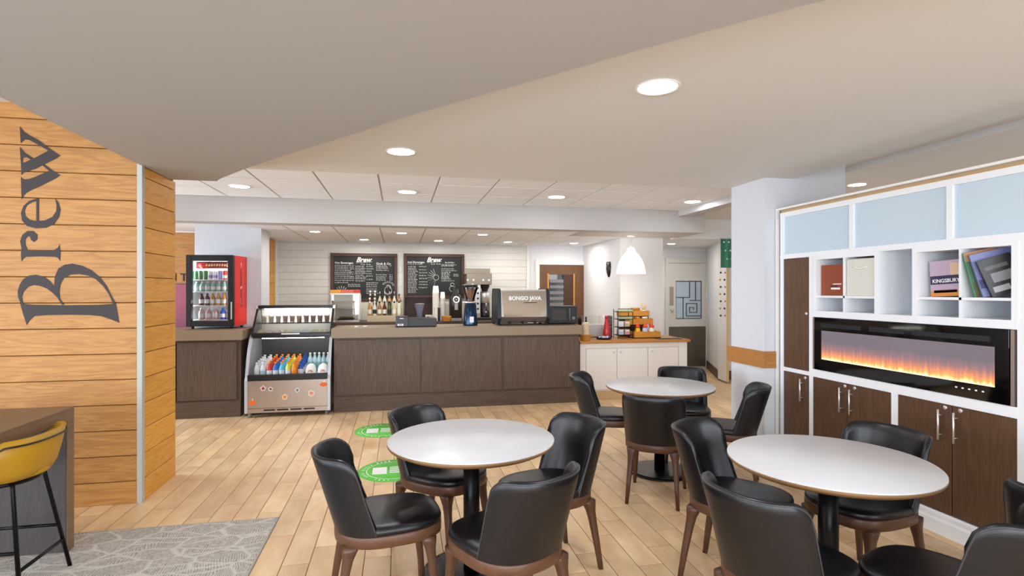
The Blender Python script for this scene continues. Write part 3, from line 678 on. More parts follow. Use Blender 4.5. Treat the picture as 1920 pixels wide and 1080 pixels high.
mb = MB(); mb.box((0, -.02, 0), (.155, .02, 2.1)); mb.box((.72, -.02, 0), (W, .02, 2.1)); mb.box((.155, -.02, 1.75), (.72, .02, 2.1)); mb.box((.155, -.02, 0), (.72, .02, .99)); mb.build('leaf', M['white_door'], d)
MB().box((.155, -.003, .99), (.72, .003, 1.75)).build('pane', mat('leaded_pane', '#bcd0dd', .3), d)
came = MB()
def ln(x0, z0, x1, z1): came.box((min(x0, x1)-.006, -.012, min(z0, z1)-.006), (max(x0, x1)+.006, -.003, max(z0, z1)+.006))
for l in ((.16,1.0,.16,1.74),(.715,1.0,.715,1.74),(.16,1.0,.715,1.0),(.16,1.74,.715,1.74),(.16,1.42,.46,1.42),(.46,1.42,.46,1.74),(.46,1.36,.715,1.36),(.59,1.36,.59,1.74),(.32,1.0,.32,1.42),(.39,1.05,.39,1.3),(.39,1.3,.62,1.3),(.62,1.12,.62,1.3),(.46,1.12,.62,1.12),(.46,1.12,.46,1.22),(.46,1.22,.55,1.22),(.39,1.05,.715,1.05),(.55,1.18,.55,1.22)): ln(*l)
came.build('leading', M['ink'], d)
MB().box((.0, -.026, .04), (W, -.02, .84)).build('kick_plate', M['kick'], d)
MB().box((.02, -.024, 1.26), (.105, -.018, 1.63)).build('push_plate', M['steel'], d)
MB().lathe([(1e-4, 0), (.03, 0), (.034, .03), (.02, .05), (1e-4, .055)], n=14, M=Matrix.Translation((.06, -.02, 1.17)) @ Matrix.Rotation(PI/2, 4, 'X')).build('handle', M['chrome'], d)
mb = MB(); mb.box((-.07, -.035, 0), (-.004, .015, 2.19)); mb.box((W+.004, -.035, 0), (W+.07, .015, 2.19)); mb.box((-.004, -.035, 2.105), (W+.004, .015, 2.19)); mb.build('casing', M['white_door'], d)
# open white door leaf at the corridor mouth
d = struct(bpy.data.objects.new('door_3', None)); C.objects.link(d); d.location = (5.44, 8.62, 0); d.rotation_euler = (0, 0, math.radians(-100))
MB().box((0, -.02, .03), (.36, .02, 2.36), .002).build('leaf', M['trim_white'], d)
MB().box((.36, -.02, .03), (.366, .02, 2.36)).build('edge', mat('door_edge', '#d9b77c', .5), d)
MB().box((.05, -.008, 0), (.34, .008, .03)).build('threshold_seal', M['grey'], d)
# ================================================================== DRINKS FRIDGE
def bottle_mesh(r, h, col_mat, cap_mat, lab_mat=None, can=False):
    b = MB()
    if can: b.lathe([(r*.8, 0), (r, .008), (r, h-.012), (r*.85, h), (1e-4, h-.003)], n=12)
    else: b.lathe([(r*.85, 0), (r, .008), (r, h*.58), (r*.85, h*.68), (r*.42, h*.84), (r*.40, h*.90), (1e-4, h*.90)], n=12)
    me = b.mesh('body', col_mat)
    cap = None if can else MB().lathe([(r*.46, h*.90), (r*.46, h), (1e-4, h)], n=10).mesh('cap', cap_mat)
    lab = MB().lathe([(r*1.02, h*.18), (r*1.02, h*.5)], n=12, close=False).mesh('label_wrap', lab_mat) if lab_mat else None
    return me, cap, lab
def put_bottle(kit, loc, label, group, name='bottle', cat='bottle'):
    t = thing(name, label, cat, loc, 0, group); me, cap, lab = kit
    part('body', me, t)
    if cap: part('cap', cap, t)
    if lab: part('label_wrap', lab, t)
    return t
def cm(n, c, r=.25): return mat(n, c, r)
BC = dict(white=cm('bottle_white', '#d9dde2'), red=cm('bottle_red', '#c8331f'), orange=cm('bottle_orange', '#ef8b1c'), blue=cm('bottle_blue', '#1668c4'), cyan=cm('bottle_cyan', '#4bb6dd'), lime=cm('bottle_lime', '#cfd84a'), navy=cm('bottle_navy', '#0c4fa8'), water=cm('bottle_water', '#a8c4cf', .1), brown=cm('bottle_brown', '#4a2a20'), gold=cm('bottle_gold', '#b08a3a'), pink=cm('bottle_pink', '#c79c96'), teal=cm('bottle_teal', '#7fb7ae'), green=cm('can_green', '#3f7a4a'), dark=cm('bottle_dark', '#2b2730'), peach=cm('peach_label', '#d99a83', .5), purple=cm('can_purple', '#8186b8'), yellow=cm('bottle_yellow', '#e8bb1c'), skin=cm('bean_brown', '#6a4329', .6))
FR = thing('drinks_fridge', 'countertop glass-door drinks fridge with black frame and red side panel', 'fridge', (-2.06, 7.53, 1.073), math.radians(-8))
fw, fd, fh = .575, .42, .935     # local: front right corner at origin, body to -x and +y
mb = MB()
mb.box((-fw+.012, .05, .03), (-.002, fd, .05)); mb.box((-fw+.012, .05, fh-.02), (-.002, fd, fh)); mb.box((-fw+.012, .05, .05), (-fw+.03, fd, fh-.02)); mb.box((-fw+.03, fd-.02, .05), (-.02, fd, fh-.02))
mb.build('cabinet', mat('fridge_liner', '#e3edf2', .4), FR)
MB().box((-.02, .05, .03), (0, fd, fh), .003).build('side_panel', M['red'], FR)
mb = MB()
for lo, hi in (((-fw, -.01, .03), (-fw+.065, .045, fh)), ((-.065, -.01, .03), (-.0, .045, fh)), ((-fw+.065, -.01, .03), (-.065, .045, .10)), ((-fw+.065, -.01, fh-.075), (-.065, .045, fh))): mb.box(lo, hi, .004)
df = mb.build('door_frame', M['black'], FR); MB().box((-fw+.06, .012, .095), (-.06, .018, fh-.07)).build('pane', M['clear'], df)
MB().box((-.018, -.028, .12), (-.006, -.01, .34), .003).build('handle', M['chrome'], df)
hd = MB().box((-fw+.075, .10, .77), (-.075, .11, .855)).build('header_panel', mat('header_red', '#8d2418', .4), FR)
add = MB()
for i in range(9): add.cyl((-fw+.20+i*.032, .098, .80), (-fw+.212+i*.032, .098, .825), .011, n=8)
add.cyl((-.10, .098, .812), (-.10, .094, .812), .03, n=16); add.build('bottle_print', mat('header_print', '#e6c9a0', .5), hd)
MB().lathe([(1e-4, 0), (.055, 0), (.055, .006), (1e-4, .006)], n=20, M=Matrix.Translation((-fw+.165, .098, .805)) @ Matrix.Rotation(PI/2, 4, 'X') @ Matrix.Diagonal((1.2, .7, 1, 1))).build('round_emblem', M['red'], hd)
MB().box((-fw+.09, .16, fh-.032), (-.09, .175, fh-.022)).build('light_strip', emitter('fridge_light', '#eef8ff', 40), FR)
mb = MB(); mb.box((-fw+.032, .06, .06), (-fw+.036, .075, fh-.06)); mb.box((-.030, .06, .06), (-.026, .075, fh-.06)); mb.build('side_light', emitter('fridge_side_light', '#eef8ff', 26), FR)
for z in (.115, .295, .475, .625):
    MB().box((-fw+.03, .07, z-.010), (-.02, fd-.03, z), .001).build('shelf', M['white'], FR)
for x in (-fw+.05, -.05):
    for y in (.06, fd-.05): MB().cyl((x, y, 0), (x, y, .03), .016, .02, n=10).build('foot', M['black'], FR)
# contour bottle print and lettering on the red side
mb = MB(); Ms = Matrix(((0, 0, 1, .0005), (1, 0, 0, 0), (0, 1, 0, 0), (0, 0, 0, 1)))
pr = [(.010, .82), (.012, .74), (.020, .66), (.027, .58), (.020, .47), (.024, .40), (.022, .30), (.016, .27)]
mb.prism([(.235+r, z) for r, z in pr]+[(.235-r, z) for r, z in pr[::-1]], .001, Ms); dp = mb.build('bottle_decal', mat('decal_brown', '#8a3020', .5), FR)
mb = MB(); mb.prism([(.228, .78), (.242, .78), (.244, .85), (.226, .85)], .0014, Ms); mb.prism([(.215, .50), (.255, .52), (.255, .55), (.215, .53)], .0016, Ms)
mb.prism([(.222, .30), (.228, .30), (.226, .40), (.222, .40)], .0016, Ms); mb.build('decal_highlight', mat('decal_cream', '#f3d9c0', .5), dp)
mf = Matrix.Translation(FR.location) @ Matrix.Rotation(math.radians(-8), 4, 'Z')
kits = {}
def kit(r, h, c, cap='white', lab=None, can=False):
    k = (r, h, c, cap, lab, can)
    if k not in kits: kits[k] = bottle_mesh(r, h, BC[c], BC[cap], BC[lab] if lab else None, can)
    return kits[k]
rows = [(.115, [('pink', 'white', 'white', .15)]*3+[('navy', 'blue', 'white', .15)]*2, .036, .13),
        (.295, [('brown', 'dark', 'white', .155)]*2+[('gold', 'gold', 'white', .155)]*3+[('dark', 'navy', 'white', .155)], .030, .13),
        (.475, [('teal', 'white', 'white', .125)]*7, .031, .07), (.625, [('green', None, None, .115)]*3+[('white', None, 'purple', .115)]*2+[('purple', None, None, .115)]+[('red', None, 'white', .115)]*2, .026, .06)]
names = ['bottom', 'second-lowest', 'third', 'top']
cn = dict(pink='pale pink', navy='dark blue', brown='dark brown', gold='golden', dark='blackish', teal='pale teal', green='green', white='white', purple='lilac', red='red')
for (z, items, r, xs), rn in zip(rows, names):
    n = len(items); x0, x1 = -fw+xs, -.09
    for i, (c, cap, lab, h) in enumerate(items):
        p = mf @ Vector((x0+(x1-x0)*i/(n-1), .12, z))
        same = [k for k, it in enumerate(items) if it[0] == c]
        pos = '' if len(same) == 1 else (', leftmost of its kind' if i == same[0] else (', rightmost of its kind' if i == same[-1] else ', %s of its kind' % ['', 'second', 'third', 'fourth', 'fifth', 'sixth'][same.index(i)]))
        can = cap is None
        put_bottle(kit(r, h, c, cap or 'white', lab, can), p, '%s %s, %s shelf of drinks fridge%s' % (cn[c], 'can' if can else 'bottle', rn, pos), 'drinks on the %s fridge shelf' % rn, 'drink_can' if can else 'bottle', 'can' if can else 'bottle')
# ================================================================== OPEN DISPLAY CHILLER
DC = thing('display_case', 'open-front refrigerated display case with glass top between the two counters', 'display case', (-1.845, 7.2, 0))
DW = 1.0
prof = [(0.0, .06), (0.0, .455), (.03, .50), (.045, .56), (.085, .70), (.15, .84), (.23, .955), (.30, 1.0)]
MB().box((.035, .0, .115), (DW-.035, .03, .455), .004).build('front_panel', M['steel'], DC)
MB().box((.035, .03, .06), (DW-.035, .78, .44)).build('base_body', M['black'], DC)
MB().box((.035, .004, .06), (DW-.035, .03, .113)).build('vent_panel', M['steel'], DC)
for i in range(4): MB().box((.22+i*.155, .0, .082), (.35+i*.155, .006, .10)).build('vent_slot', M['black'], DC)
MB().box((.035, -.004, .457), (DW-.035, .06, .525), .004).build('deck_lip', M['black'], DC)
for i, x in enumerate((0, DW-.035)):
    poly = prof+[(.36, 1.0), (.36, .06)]
    inner = MB(); inner.prism([(y, z) for y, z in prof]+[(y+.035, z-.01) for y, z in prof[::-1]], .035, Matrix(((0, 0, 1, x), (1, 0, 0, 0), (0, 1, 0, 0), (0, 0, 0, 1))))
    inner.build('side_frame', M['silver_frame'], DC)
    MB().prism([(y+.03, z) for y, z in prof]+[(.78, 1.0), (.78, .06)], .02, Matrix(((0, 0, 1, x+.008), (1, 0, 0, 0), (0, 1, 0, 0), (0, 0, 0, 1)))).build('side_panel', mat('case_side', '#8c9296', .3), DC)
MB().box((.035, .74, .44), (DW-.035, .78, 1.36)).build('back_panel', mat('case_back', '#26292c', .4), DC)
mb = MB(); mb.prism([(.08, .46), (.70, .53), (.70, .51), (.08, .44)], DW-.07, Matrix(((0, 0, 1, .035), (1, 0, 0, 0), (0, 1, 0, 0), (0, 0, 0, 1)))); mb.build('deck', mat('case_deck', '#d6dbe0', .3), DC)
MB().box((.035, .732, .99), (DW-.035, .7395, 1.32)).build('upper_liner', mat('case_liner', '#dfe3df', .4), DC)
MB().box((.035, .24, .955), (DW-.035, .78, .985), .002).build('upper_floor', M['black'], DC)
MB().box((.02, .225, .972), (DW-.02, .30, 1.018), .006).build('upper_lip', mat('case_lip', '#3a3a3e', .25, .6), DC)
MB().box((.38, .222, 1.0), (.60, .226, 1.014)).build('name_plate', M['white'], DC)
MB().box((.035, .42, 1.125), (DW-.035, .74, 1.14), .002).build('shelf', M['clear'], DC)
MB().box((.035, .50, 1.125), (DW-.035, .505, 1.14)).build('shelf_edge', M['black'], DC)
g = MB(); g.prism([(.27, 1.02), (.277, 1.02), (.567, 1.325), (.56, 1.325)], DW-.08, Matrix(((0, 0, 1, .04), (1, 0, 0, 0), (0, 1, 0, 0), (0, 0, 0, 1)))); g.build('glass_front', M['clear'], DC)
for x in (.012, DW-.037):
    MB().prism([(.25, 1.0), (.285, 1.0), (.585, 1.33), (.55, 1.33)], .025, Matrix(((0, 0, 1, x), (1, 0, 0, 0), (0, 1, 0, 0), (0, 0, 0, 1)))).build('glass_rail', M['black'], DC)
    MB().prism([(.30, 1.0), (.575, 1.32), (.76, 1.32), (.76, 1.0)], .006, Matrix(((0, 0, 1, x+.01), (1, 0, 0, 0), (0, 1, 0, 0), (0, 0, 0, 1)))).build('side_glass', M['clear'], DC)
MB().box((.0, .54, 1.325), (DW, .80, 1.36), .006).build('roof', M['black'], DC)
for x in (-.004, DW-.03): MB().box((x, .535, 1.315), (x+.034, .60, 1.362), .006).build('corner_cap', M['chrome'], DC)
MB().box((.10, .60, 1.305), (DW-.10, .63, 1.318)).build('light_strip', M['tube'], DC)
MB().box((.12, .36, .940), (DW-.12, .38, .950)).build('light_strip', M['tube'], DC)
for x in (.05, DW-.05):
    for y in (.06, .7): MB().cyl((x, y, 0), (x, y, .06), .022, .018, n=10).build('foot', M['grey'], DC)
def leaf(mb, cx, cz, r, n, dep, M_):
    pts = []
    for i in range(2*n):
        a = PI*i/n; q = r*(1 if i % 2 == 0 else dep); pts.append((cx+q*math.sin(a), cz+q*math.cos(a)))
    mb.prism(pts, .0015, M_)
Mf = Matrix(((1, 0, 0, 0), (0, 0, -1, -.0002), (0, 1, 0, 0), (0, 0, 0, 1)))
for nm, x, z, r, n, dep, c, dk in (('leaf_sticker', .215, .36, .034, 5, .5, '#9c2743', '#f0d5d8'), ('leaf_sticker', .30, .35, .028, 5, .55, '#7a4a3e', '#efe3da'), ('leaf_sticker', .61, .325, .028, 4, .6, '#5f7a6c', '#e8ece6'), ('leaf_sticker', .465, .245, .034, 5, .6, '#e0862a', '#f3dcb8'), ('leaf_sticker', .775, .28, .040, 6, .6, '#d98e80', '#f0d9d0')):
    mb = MB(); leaf(mb, x, z, r*1.15, n, dep+.15, Mf); s = mb.build(nm, mat('sticker_edge', dk, .5), DC)
    mb = MB(); leaf(mb, x, z, r*.8, n, dep, Mf @ Matrix.Translation((0, 0, .0006))); mb.build('leaf_print', mat('sticker_print', c, .5), s)
for x, z in ((.92, .385), (.09, .19)):
    mb = MB()
    for dx, rr in ((-.018, .026), (0, .033), (.018, .026)): mb.prism([(x+dx+rr*math.cos(PI*i/8), z+rr*.9*math.sin(PI*i/8)) for i in range(16)], .0016+.0002*(dx == 0), Mf)
    s = mb.build('pumpkin_sticker', mat('pumpkin_print', '#f06a1e', .5), DC)
    MB().prism([(x-.006, z+.028), (x+.006, z+.028), (x+.014, z+.05), (x+.004, z+.05)], .002, Mf).build('stem_print', mat('stem_print', '#e9ead6', .5), s)
# drinks lined up in the chiller
def deck_z(y): return .46+(y-.08)*.113+.002
cols = [('white', 'white', None), ('white', 'white', 'water'), ('red', 'orange', 'white'), ('blue', 'orange', 'white'), ('cyan', 'orange', 'white'), ('lime', 'orange', 'white'), ('orange', 'orange', None), ('navy', 'navy', 'white')]
ccol = ['clear white-capped', 'clear silver-labelled', 'red orange-capped', 'blue orange-capped', 'light blue orange-capped', 'lime green orange-capped', 'orange-juice coloured', 'deep blue blue-capped']
for i, (c, cap, lab) in enumerate(cols):
    x = .115+i*.073
    for j in range(5):
        y = .115+j*.105+(.03 if i > 6 else 0)
        lb = '%s bottle at the front of its column in the open display case' % ccol[i] if j == 0 else '%s bottle, %s in its column in the open display case' % (ccol[i], ['', 'second', 'third', 'fourth', 'rearmost'][j])
        put_bottle(kit(.034, .20, c, cap, lab), (-1.845+x, 7.2+y, deck_z(y)), lb, 'bottles in the %s column' % ccol[i])
for i in range(5):
    put_bottle(kit(.033, .24, 'water', 'white', 'teal'), (-1.845+.70+i*.056, 7.2+.42, deck_z(.42)), ['leftmost', 'second', 'middle', 'fourth', 'rightmost'][i]+' of the five clear water bottles standing at the rear right of the display case', 'water bottles in the display case')
for i, x in enumerate((.745, .895)):
    t = thing('wrapped_sandwich', ('left' if i == 0 else 'right')+' white paper food pouch with peach round label in the display case', 'food pack', (-1.845+x, 7.2+.14, deck_z(.14)), 0, 'wrapped food pouches')
    MB().loft([[Vector((w_*math.copysign(abs(math.cos(a))**.6, math.cos(a)), dd*math.sin(a)+yy, z)) for a in [2*PI*k/20 for k in range(20)]] for w_, dd, yy, z in ((.058, .035, 0, 0), (.066, .045, .005, .02), (.066, .05, .02, .09), (.050, .05, .04, .135), (.02, .03, .05, .155))]).build('pouch', M['white'], t)
    MB().lathe([(1e-4, 0), (.032, 0), (.032, .003), (1e-4, .003)], n=20, M=Matrix.Translation((0, -.030, .06)) @ Matrix.Rotation(PI/2+.22, 4, 'X')).build('round_label', BC['peach'], t)
# food behind the glass: cups on the shelf, plates and buns on the floor
cupc = [('#d8d7b4', 'cream'), ('#cdd0a8', 'pale green'), ('#d2d4b2', 'lettuce green'), ('#b07a44', 'brown'), ('#b5762f', 'caramel'), ('#d9ad3f', 'yellow'), ('#8a4a3c', 'berry red'), ('#94513f', 'dark red'), ('#7d4438', 'brick red'), ('#8e4a40', 'cherry red')]
cup = MB().lathe([(.026, 0), (.036, .085), (.038, .088), (.036, .09), (1e-4, .09)], n=14).mesh('cup', M['clear'])
for i, (c, nme) in enumerate(cupc):
    t = thing('dessert_cup', '%s filled clear cup on the glass shelf of the display case' % nme, 'cup', (-1.845+.10+i*.088, 7.2+.56, 1.1405), 0, 'cups on the display case shelf')
    MB().lathe([(.024, .003), (.032, .072), (.028, .080), (1e-4, .084)], n=12).build('filling', mat('filling', c, .6, var=.25, vscale=40), t); part('cup_wall', cup, t)
def blob(name, label, loc, rx, ry, rz, m, group, cat):
    t = thing(name, label, cat, loc, random.uniform(-.4, .4), group)
    MB().lathe([(.6, 0), (.95, .12), (1, .35), (.82, .7), (.45, .93), (1e-4, 1)], n=16, M=Matrix.Diagonal((rx, ry, rz, 1))).build('food', m, t)
    MB().lathe([(1e-4, -.004), (1.1, -.004), (1.18, .0), (1.1, .002), (1e-4, .0)], n=18, M=Matrix.Diagonal((rx, ry, 1, 1))).build('liner', M['white'], t)
foods = [('pastry', 'cream filled pastry at the left end of the display case floor', .10, '#cfc193', .05), ('bun', 'left pink-white iced bun in the display case', .20, '#e3cfc8', .045), ('bun', 'right pink-white iced bun in the display case', .30, '#e6d4cc', .048), ('wrapped_roll', 'pale yellow wrapped roll in the middle of the display case floor', .42, '#d9dab8', .055), ('wrapped_roll', 'white film-wrapped roll next to the pale yellow one', .53, '#dfe3ea', .06), ('wrapped_roll', 'bluish-white film-wrapped roll right of the middle of the display case', .64, '#d5dde6', .06), ('salad_box', 'green flecked salad portion at the right of the display case floor', .76, '#c9cbb0', .055), ('salad_box', 'pale salad portion at the far right of the display case floor', .88, '#dddac6', .052)]
for n, lb, x, c, r in foods:
    blob(n, lb, (-1.845+x, 7.2+.40, .990), r, .06, .062, mat('food', c, .5, var=.12, vscale=30), 'food on the display case floor', 'food')
# ================================================================== ON THE COUNTER
t = thing('cash_drawer', 'low black cash drawer with receipt printer block on the long counter', 'cash drawer', (-.045, 7.42, 1.073))
MB().box((0, 0, .008), (.54, .40, .112), .004).build('drawer_body', M['black'], t); MB().box((.17, -.004, .02), (.53, 0, .10), .001).build('drawer_front', mat('drawer_front', '#1d1d22', .4), t)
MB().box((0, -.006, .006), (.165, .30, .138), .006).build('printer', mat('printer_black', '#202028', .35), t)
MB().box((.055, -.009, .112), (.10, -.005, .118)).build('printer_badge', M['chrome'], t)
mb = MB(); mb.prism([(.025, .018), (.10, .018), (.10, .045), (.025, .045)], .001, Matrix(((1, 0, 0, 0), (0, 0, -1, -.006), (0, 1, 0, 0), (0, 0, 0, 1)))); lbp = mb.build('printer_label', M['white'], t)
tt_ = MB(); add_mesh(tt_, text_mesh('POS', .022, .0003, 'CENTER', .0006), Matrix(((1, 0, 0, .062), (0, 0, -1, -.0074), (0, 1, 0, .031), (0, 0, 0, 1)))); tt_.build('lettering', M['ink'], lbp)
for x in (.03, .51):
    for y in (.03, .37): MB().cyl((x, y, 0), (x, y, .008), .012, n=8).build('foot', M['black'], t)
t = thing('coffee_grinder', 'blue-black coffee grinder with clear hopper of beans, front of the counter', 'grinder', (.972, 7.62, 1.073))
MB().loft([[Vector((a*math.copysign(abs(math.cos(q))**.5, math.cos(q)), b*math.copysign(abs(math.sin(q))**.5, math.sin(q)), z)) for q in [2*PI*k/24 for k in range(24)]] for a, b, z in ((.098, .10, 0), (.098, .10, .02), (.078, .085, .29), (.07, .075, .31))]).build('body', mat('grinder_blue', '#16324a', .18, .6), t)
MB().box((-.02, -.101, .045), (.035, -.093, .125)).build('sticker', M['white'], t)
MB().lathe([(.085, .31), (.095, .318), (.085, .328), (.05, .335)], n=24).build('collar', M['chrome'], t)
MB().cyl((-.11, -.03, .322), (-.02, -.03, .322), .006, n=8).build('lever', M['chrome'], t)
MB().lathe([(.036, .335), (.05, .36), (.098, .50), (.092, .505), (1e-4, .50)], n=24).build('beans', mat('coffee_beans', '#8a5638', .6, var=.35, vscale=120, bump=.8, bscale=150), t)
MB().lathe([(.042, .333), (.055, .36), (.106, .515), (.106, .56), (.104, .56), (.104, .515), (.052, .36), (.040, .335)], n=24, close=False).build('hopper', M['clear'], t)
MB().lathe([(1e-4, .58), (.06, .578), (.108, .565), (.108, .558), (1e-4, .558)], n=24, close=False).build('lid', mat('hopper_lid', '#6f7a7a', .3), t)
E1 = thing('espresso_machine', 'wide polished espresso machine with black sides and white lettering', 'espresso machine', (1.36, 7.55, 1.073))
mb = MB(); mb.prism([(-.01, .05), (-.06, .12), (-.01, .49), (.40, .49), (.45, .40), (.45, .06)], .66, Matrix(((0, 0, 1, .03), (1, 0, 0, 0), (0, 1, 0, 0), (0, 0, 0, 1)))); mb.build('body', M['steel'], E1)
a = Vector((0, -.055, .125)); b = Vector((0, -.012, .485))
mb = MB(); mb.prism([(0, 0), (.60, 0), (.64, .36), (-.02, .36)], .006, frame_mat((.065, -.064, .115), (1, 0, 0), Vector((0, .118, .993)))); mp_ = mb.build('mirror_panel', M['mirror'], E1)
tx = MB(); Mt = frame_mat((.37, -.071+.118*.26, .115+.26), (1, 0, 0), Vector((0, .118, .993)))
add_mesh(tx, text_mesh('BONGO JAVA', .075, .0006, 'CENTER', .003), Mt);
tx.build('lettering', M['white'], mp_); tx = MB(); tx.prism([(-.02, -.066), (.17, -.066), (.17, -.056), (-.02, -.056)], .0006, Mt); tx.build('underline', M['ink'], mp_)
for x, s in ((-.02, 1), (.68, 1)):
    MB().prism([(-.03, .02), (-.085, .10), (-.03, .50), (.0, .515), (.42, .515), (.47, .40), (.47, .02)], .04, Matrix(((0, 0, 1, x), (1, 0, 0, 0), (0, 1, 0, 0), (0, 0, 0, 1)))).build('side_panel', mat('espresso_side', '#1e242c', .3), E1)
mb = MB(); mb.box((.03, .0, .485), (.68, .42, .50)); mb.build('cup_tray', M['steel'], E1)
MB().box((.03, .05, .03), (.68, .45, .06)).build('drip_tray', M['black'], E1)
for i in range(3): MB().cyl((.16+i*.18, -.03, .035), (.16+i*.18, .05, .05), .018, n=10).build('group_head', M['black'], E1)
for x in (.0, .70):
    for y in (.0, .40): MB().cyl((x, y, 0), (x, y, .03), .022, n=10).build('foot', M['black'], E1)
t = thing('microwave', 'black microwave oven at the right end of the long counter', 'microwave', (2.075, 7.56, 1.073))
MB().box((0, 0, .012), (.44, .34, .262), .008, 2).build('housing', M['black'], t); MB().box((.015, -.008, .03), (.315, 0, .245), .003).build('door', mat('microwave_door', '#17181c', .2), t)
MB().box((.06, -.010, .065), (.27, -.008, .21)).build('window', mat('microwave_window', '#3a2f2c', .25), t); MB().box((.33, -.006, .03), (.43, 0, .245), .002).build('control_panel', mat('microwave_controls', '#23262c', .3), t)
MB().cyl((.318, -.02, .05), (.318, -.02, .225), .006, n=8).build('handle', M['grey'], t)
MB().cyl((.38, -.012, .09), (.38, -.004, .09), .022, n=16).build('knob', M['grey'], t)
for x in (.04, .40): MB().cyl((x, .05, 0), (x, .05, .012), .015, n=8).build('foot', M['black'], t)
for i, (x, lb, r) in enumerate(((-.55, 'small white sugar caddy on the counter left of the cash drawer', .02), (-.44, 'tiny cream tip dish on the counter beside the cash drawer', .025))):
    t = thing('small_dish', lb, 'dish', (x, 7.5, 1.073)); MB().lathe([(r*.8, 0), (r*1.3, .018), (r*1.2, .018), (r*.7, .006), (1e-4, .006)], n=14).build('bowl', M['white'], t); MB().ball((0, 0, .012), r*.6, .6).build('content', M['paper'], t)
# ================================================================== BACK BAR EQUIPMENT
BY, BZ = 9.42, 1.04
FW = thing('food_warmer', 'glass food warmer with red and orange header at the left of the back counter', 'food warmer', (-1.10, BY, BZ))
for lo, hi in (((0, 0, .02), (.02, .02, .46)), ((.44, 0, .02), (.46, .02, .46)), ((0, .36, .02), (.02, .38, .46)), ((.44, .36, .02), (.46, .38, .46))): MB().box(lo, hi).build('post', M['steel'], FW)
MB().box((0, 0, 0), (.46, .38, .03)).build('base', M['steel'], FW); MB().box((-.01, -.01, .45), (.47, .39, .475)).build('roof', M['steel'], FW)
MB().box((.02, .02, .22), (.44, .37, .228)).build('shelf', M['steel'], FW); MB().box((.02, .004, .03), (.44, .008, .45)).build('pane', M['clear'], FW); MB().box((.02, .365, .03), (.44, .37, .45)).build('back_panel', M['cream'], FW)
for i, (a, b, c) in enumerate(((-.01, .16, '#f0a21a'), (.16, .36, '#e8674a'), (.36, .47, '#d8291c'))): MB().box((a, -.018, .475), (b, .05, .53), .004).build('header_sign', mat('warmer_header_%d' % i, c, .4), FW)
t = thing('food_tray', 'dark tray of food inside the glass food warmer', 'tray', (-1.0, BY+.08, BZ+.0305)); MB().box((0, 0, 0), (.26, .22, .02), .004).build('tray', M['black'], t)
for i in range(4): MB().ball((.05+i*.055, .1, .035), .028, .7).build('roll', mat('roll_brown', '#8f7a44', .6), t)
SR = thing('syrup_rack', 'two-tier steel rack of syrup bottles on the back counter', 'rack', (-.52, BY, BZ))
rst = mat('rack_beige', '#b8a888', .4, .2); MB().box((0, 0, 0), (.56, .12, .10)).build('lower_step', rst, SR); MB().box((0, .12, 0), (.56, .26, .22)).build('upper_step', rst, SR)
sy = ['amber', 'clear', 'caramel', 'dark red', 'green', 'pale', 'cream']; sc = ['#b98a4a', '#d8d8cc', '#a06a34', '#5a2420', '#4f5e34', '#cfc5a0', '#e0dccb']
for row in (0, 1):
    for i in range(7):
        k = (i+row*3) % 7; m_ = mat('syrup_%s' % sy[k].replace(' ', '_'), sc[k], .15)
        t = thing('syrup_bottle', '%s syrup bottle with pump on the %s tier of the syrup rack' % (sy[k], ['lower', 'upper'][row]), 'bottle', (-.48+i*.08, BY+(.06 if row == 0 else .19), BZ+(.1005 if row == 0 else .2205)), 0, 'syrup bottles')
        MB().lathe([(.03, 0), (.032, .01), (.032, .13), (.013, .19), (.013, .21), (1e-4, .21)], n=12).build('body', m_, t); MB().lathe([(.0325, .03), (.0325, .10)], n=12, close=False).build('label_wrap', [M['cream'], M['black'], M['paper']][i % 3], t)
        MB().lathe([(.016, .21), (.016, .235), (1e-4, .235)], n=10).build('pump_collar', M['white'] if i < 2 else M['black'], t)
        MB().cyl((0, 0, .235), (0, 0, .27), .005, n=6).build('pump_stem', M['white'], t)
        (MB().ball((0, 0, .28), .018) if i < 2 else MB().box((-.008, -.04, .268), (.008, .01, .278))).build('pump_head', M['white'], t)
def cup_stack(x, y, z, n, r, h, label):
    t = thing('cup_stack', label, 'cups', (x, y, z), 0, 'stacked paper cups'); c = MB().lathe([(r*.74, 0), (r*.97, h), (r*1.04, h+.003), (r*1.0, h+.007), (r*.9, h+.004)], n=18, close=False).mesh('cup', M['paper'])
    for i in range(n):
        o = part('cup', c, t); o.location = (0, 0, i*.0165); 
    return t
def cup_stack_inv(x, y, z, n, r, h, label):
    t = thing('cup_stack', label, 'cups', (x, y, z), 0, 'stacked paper cups'); c = MB().lathe([(r*1.04, 0), (r*.98, .006), (r*.74, h), (1e-4, h)], n=18).mesh('cup', M['paper'])
    for i in range(n): part('cup', c, t).location = (0, 0, i*.019)
    return t
cup_stack_inv(.61, BY-.01, BZ+.002, 26, .056, .12, 'tall stack of upside-down white paper cups before the right menu board')
cup_stack_inv(.735, BY+.10, BZ+.002, 21, .046, .11, 'shorter slim stack of white paper cups next to the tall stack')
t = thing('cup_sleeve_holder', 'black wire sleeve holder in front of the tall cup stack', 'holder', (.63, BY-.055, BZ))
mb = MB()
for i in range(7): mb.cyl((-.045+i*.015, 0, 0), (-.045+i*.015, 0, .22), .0035, n=6)
mb.tube([(-.05, 0, .22), (.05, 0, .22)], .005); mb.tube([(-.05, 0, .002), (.05, 0, .002)], .005); mb.build('wires', M['black_metal'], t); MB().box((-.05, .002, .005), (.05, .006, .21)).build('sleeves', mat('cup_sleeve', '#3a3f35', .7), t)
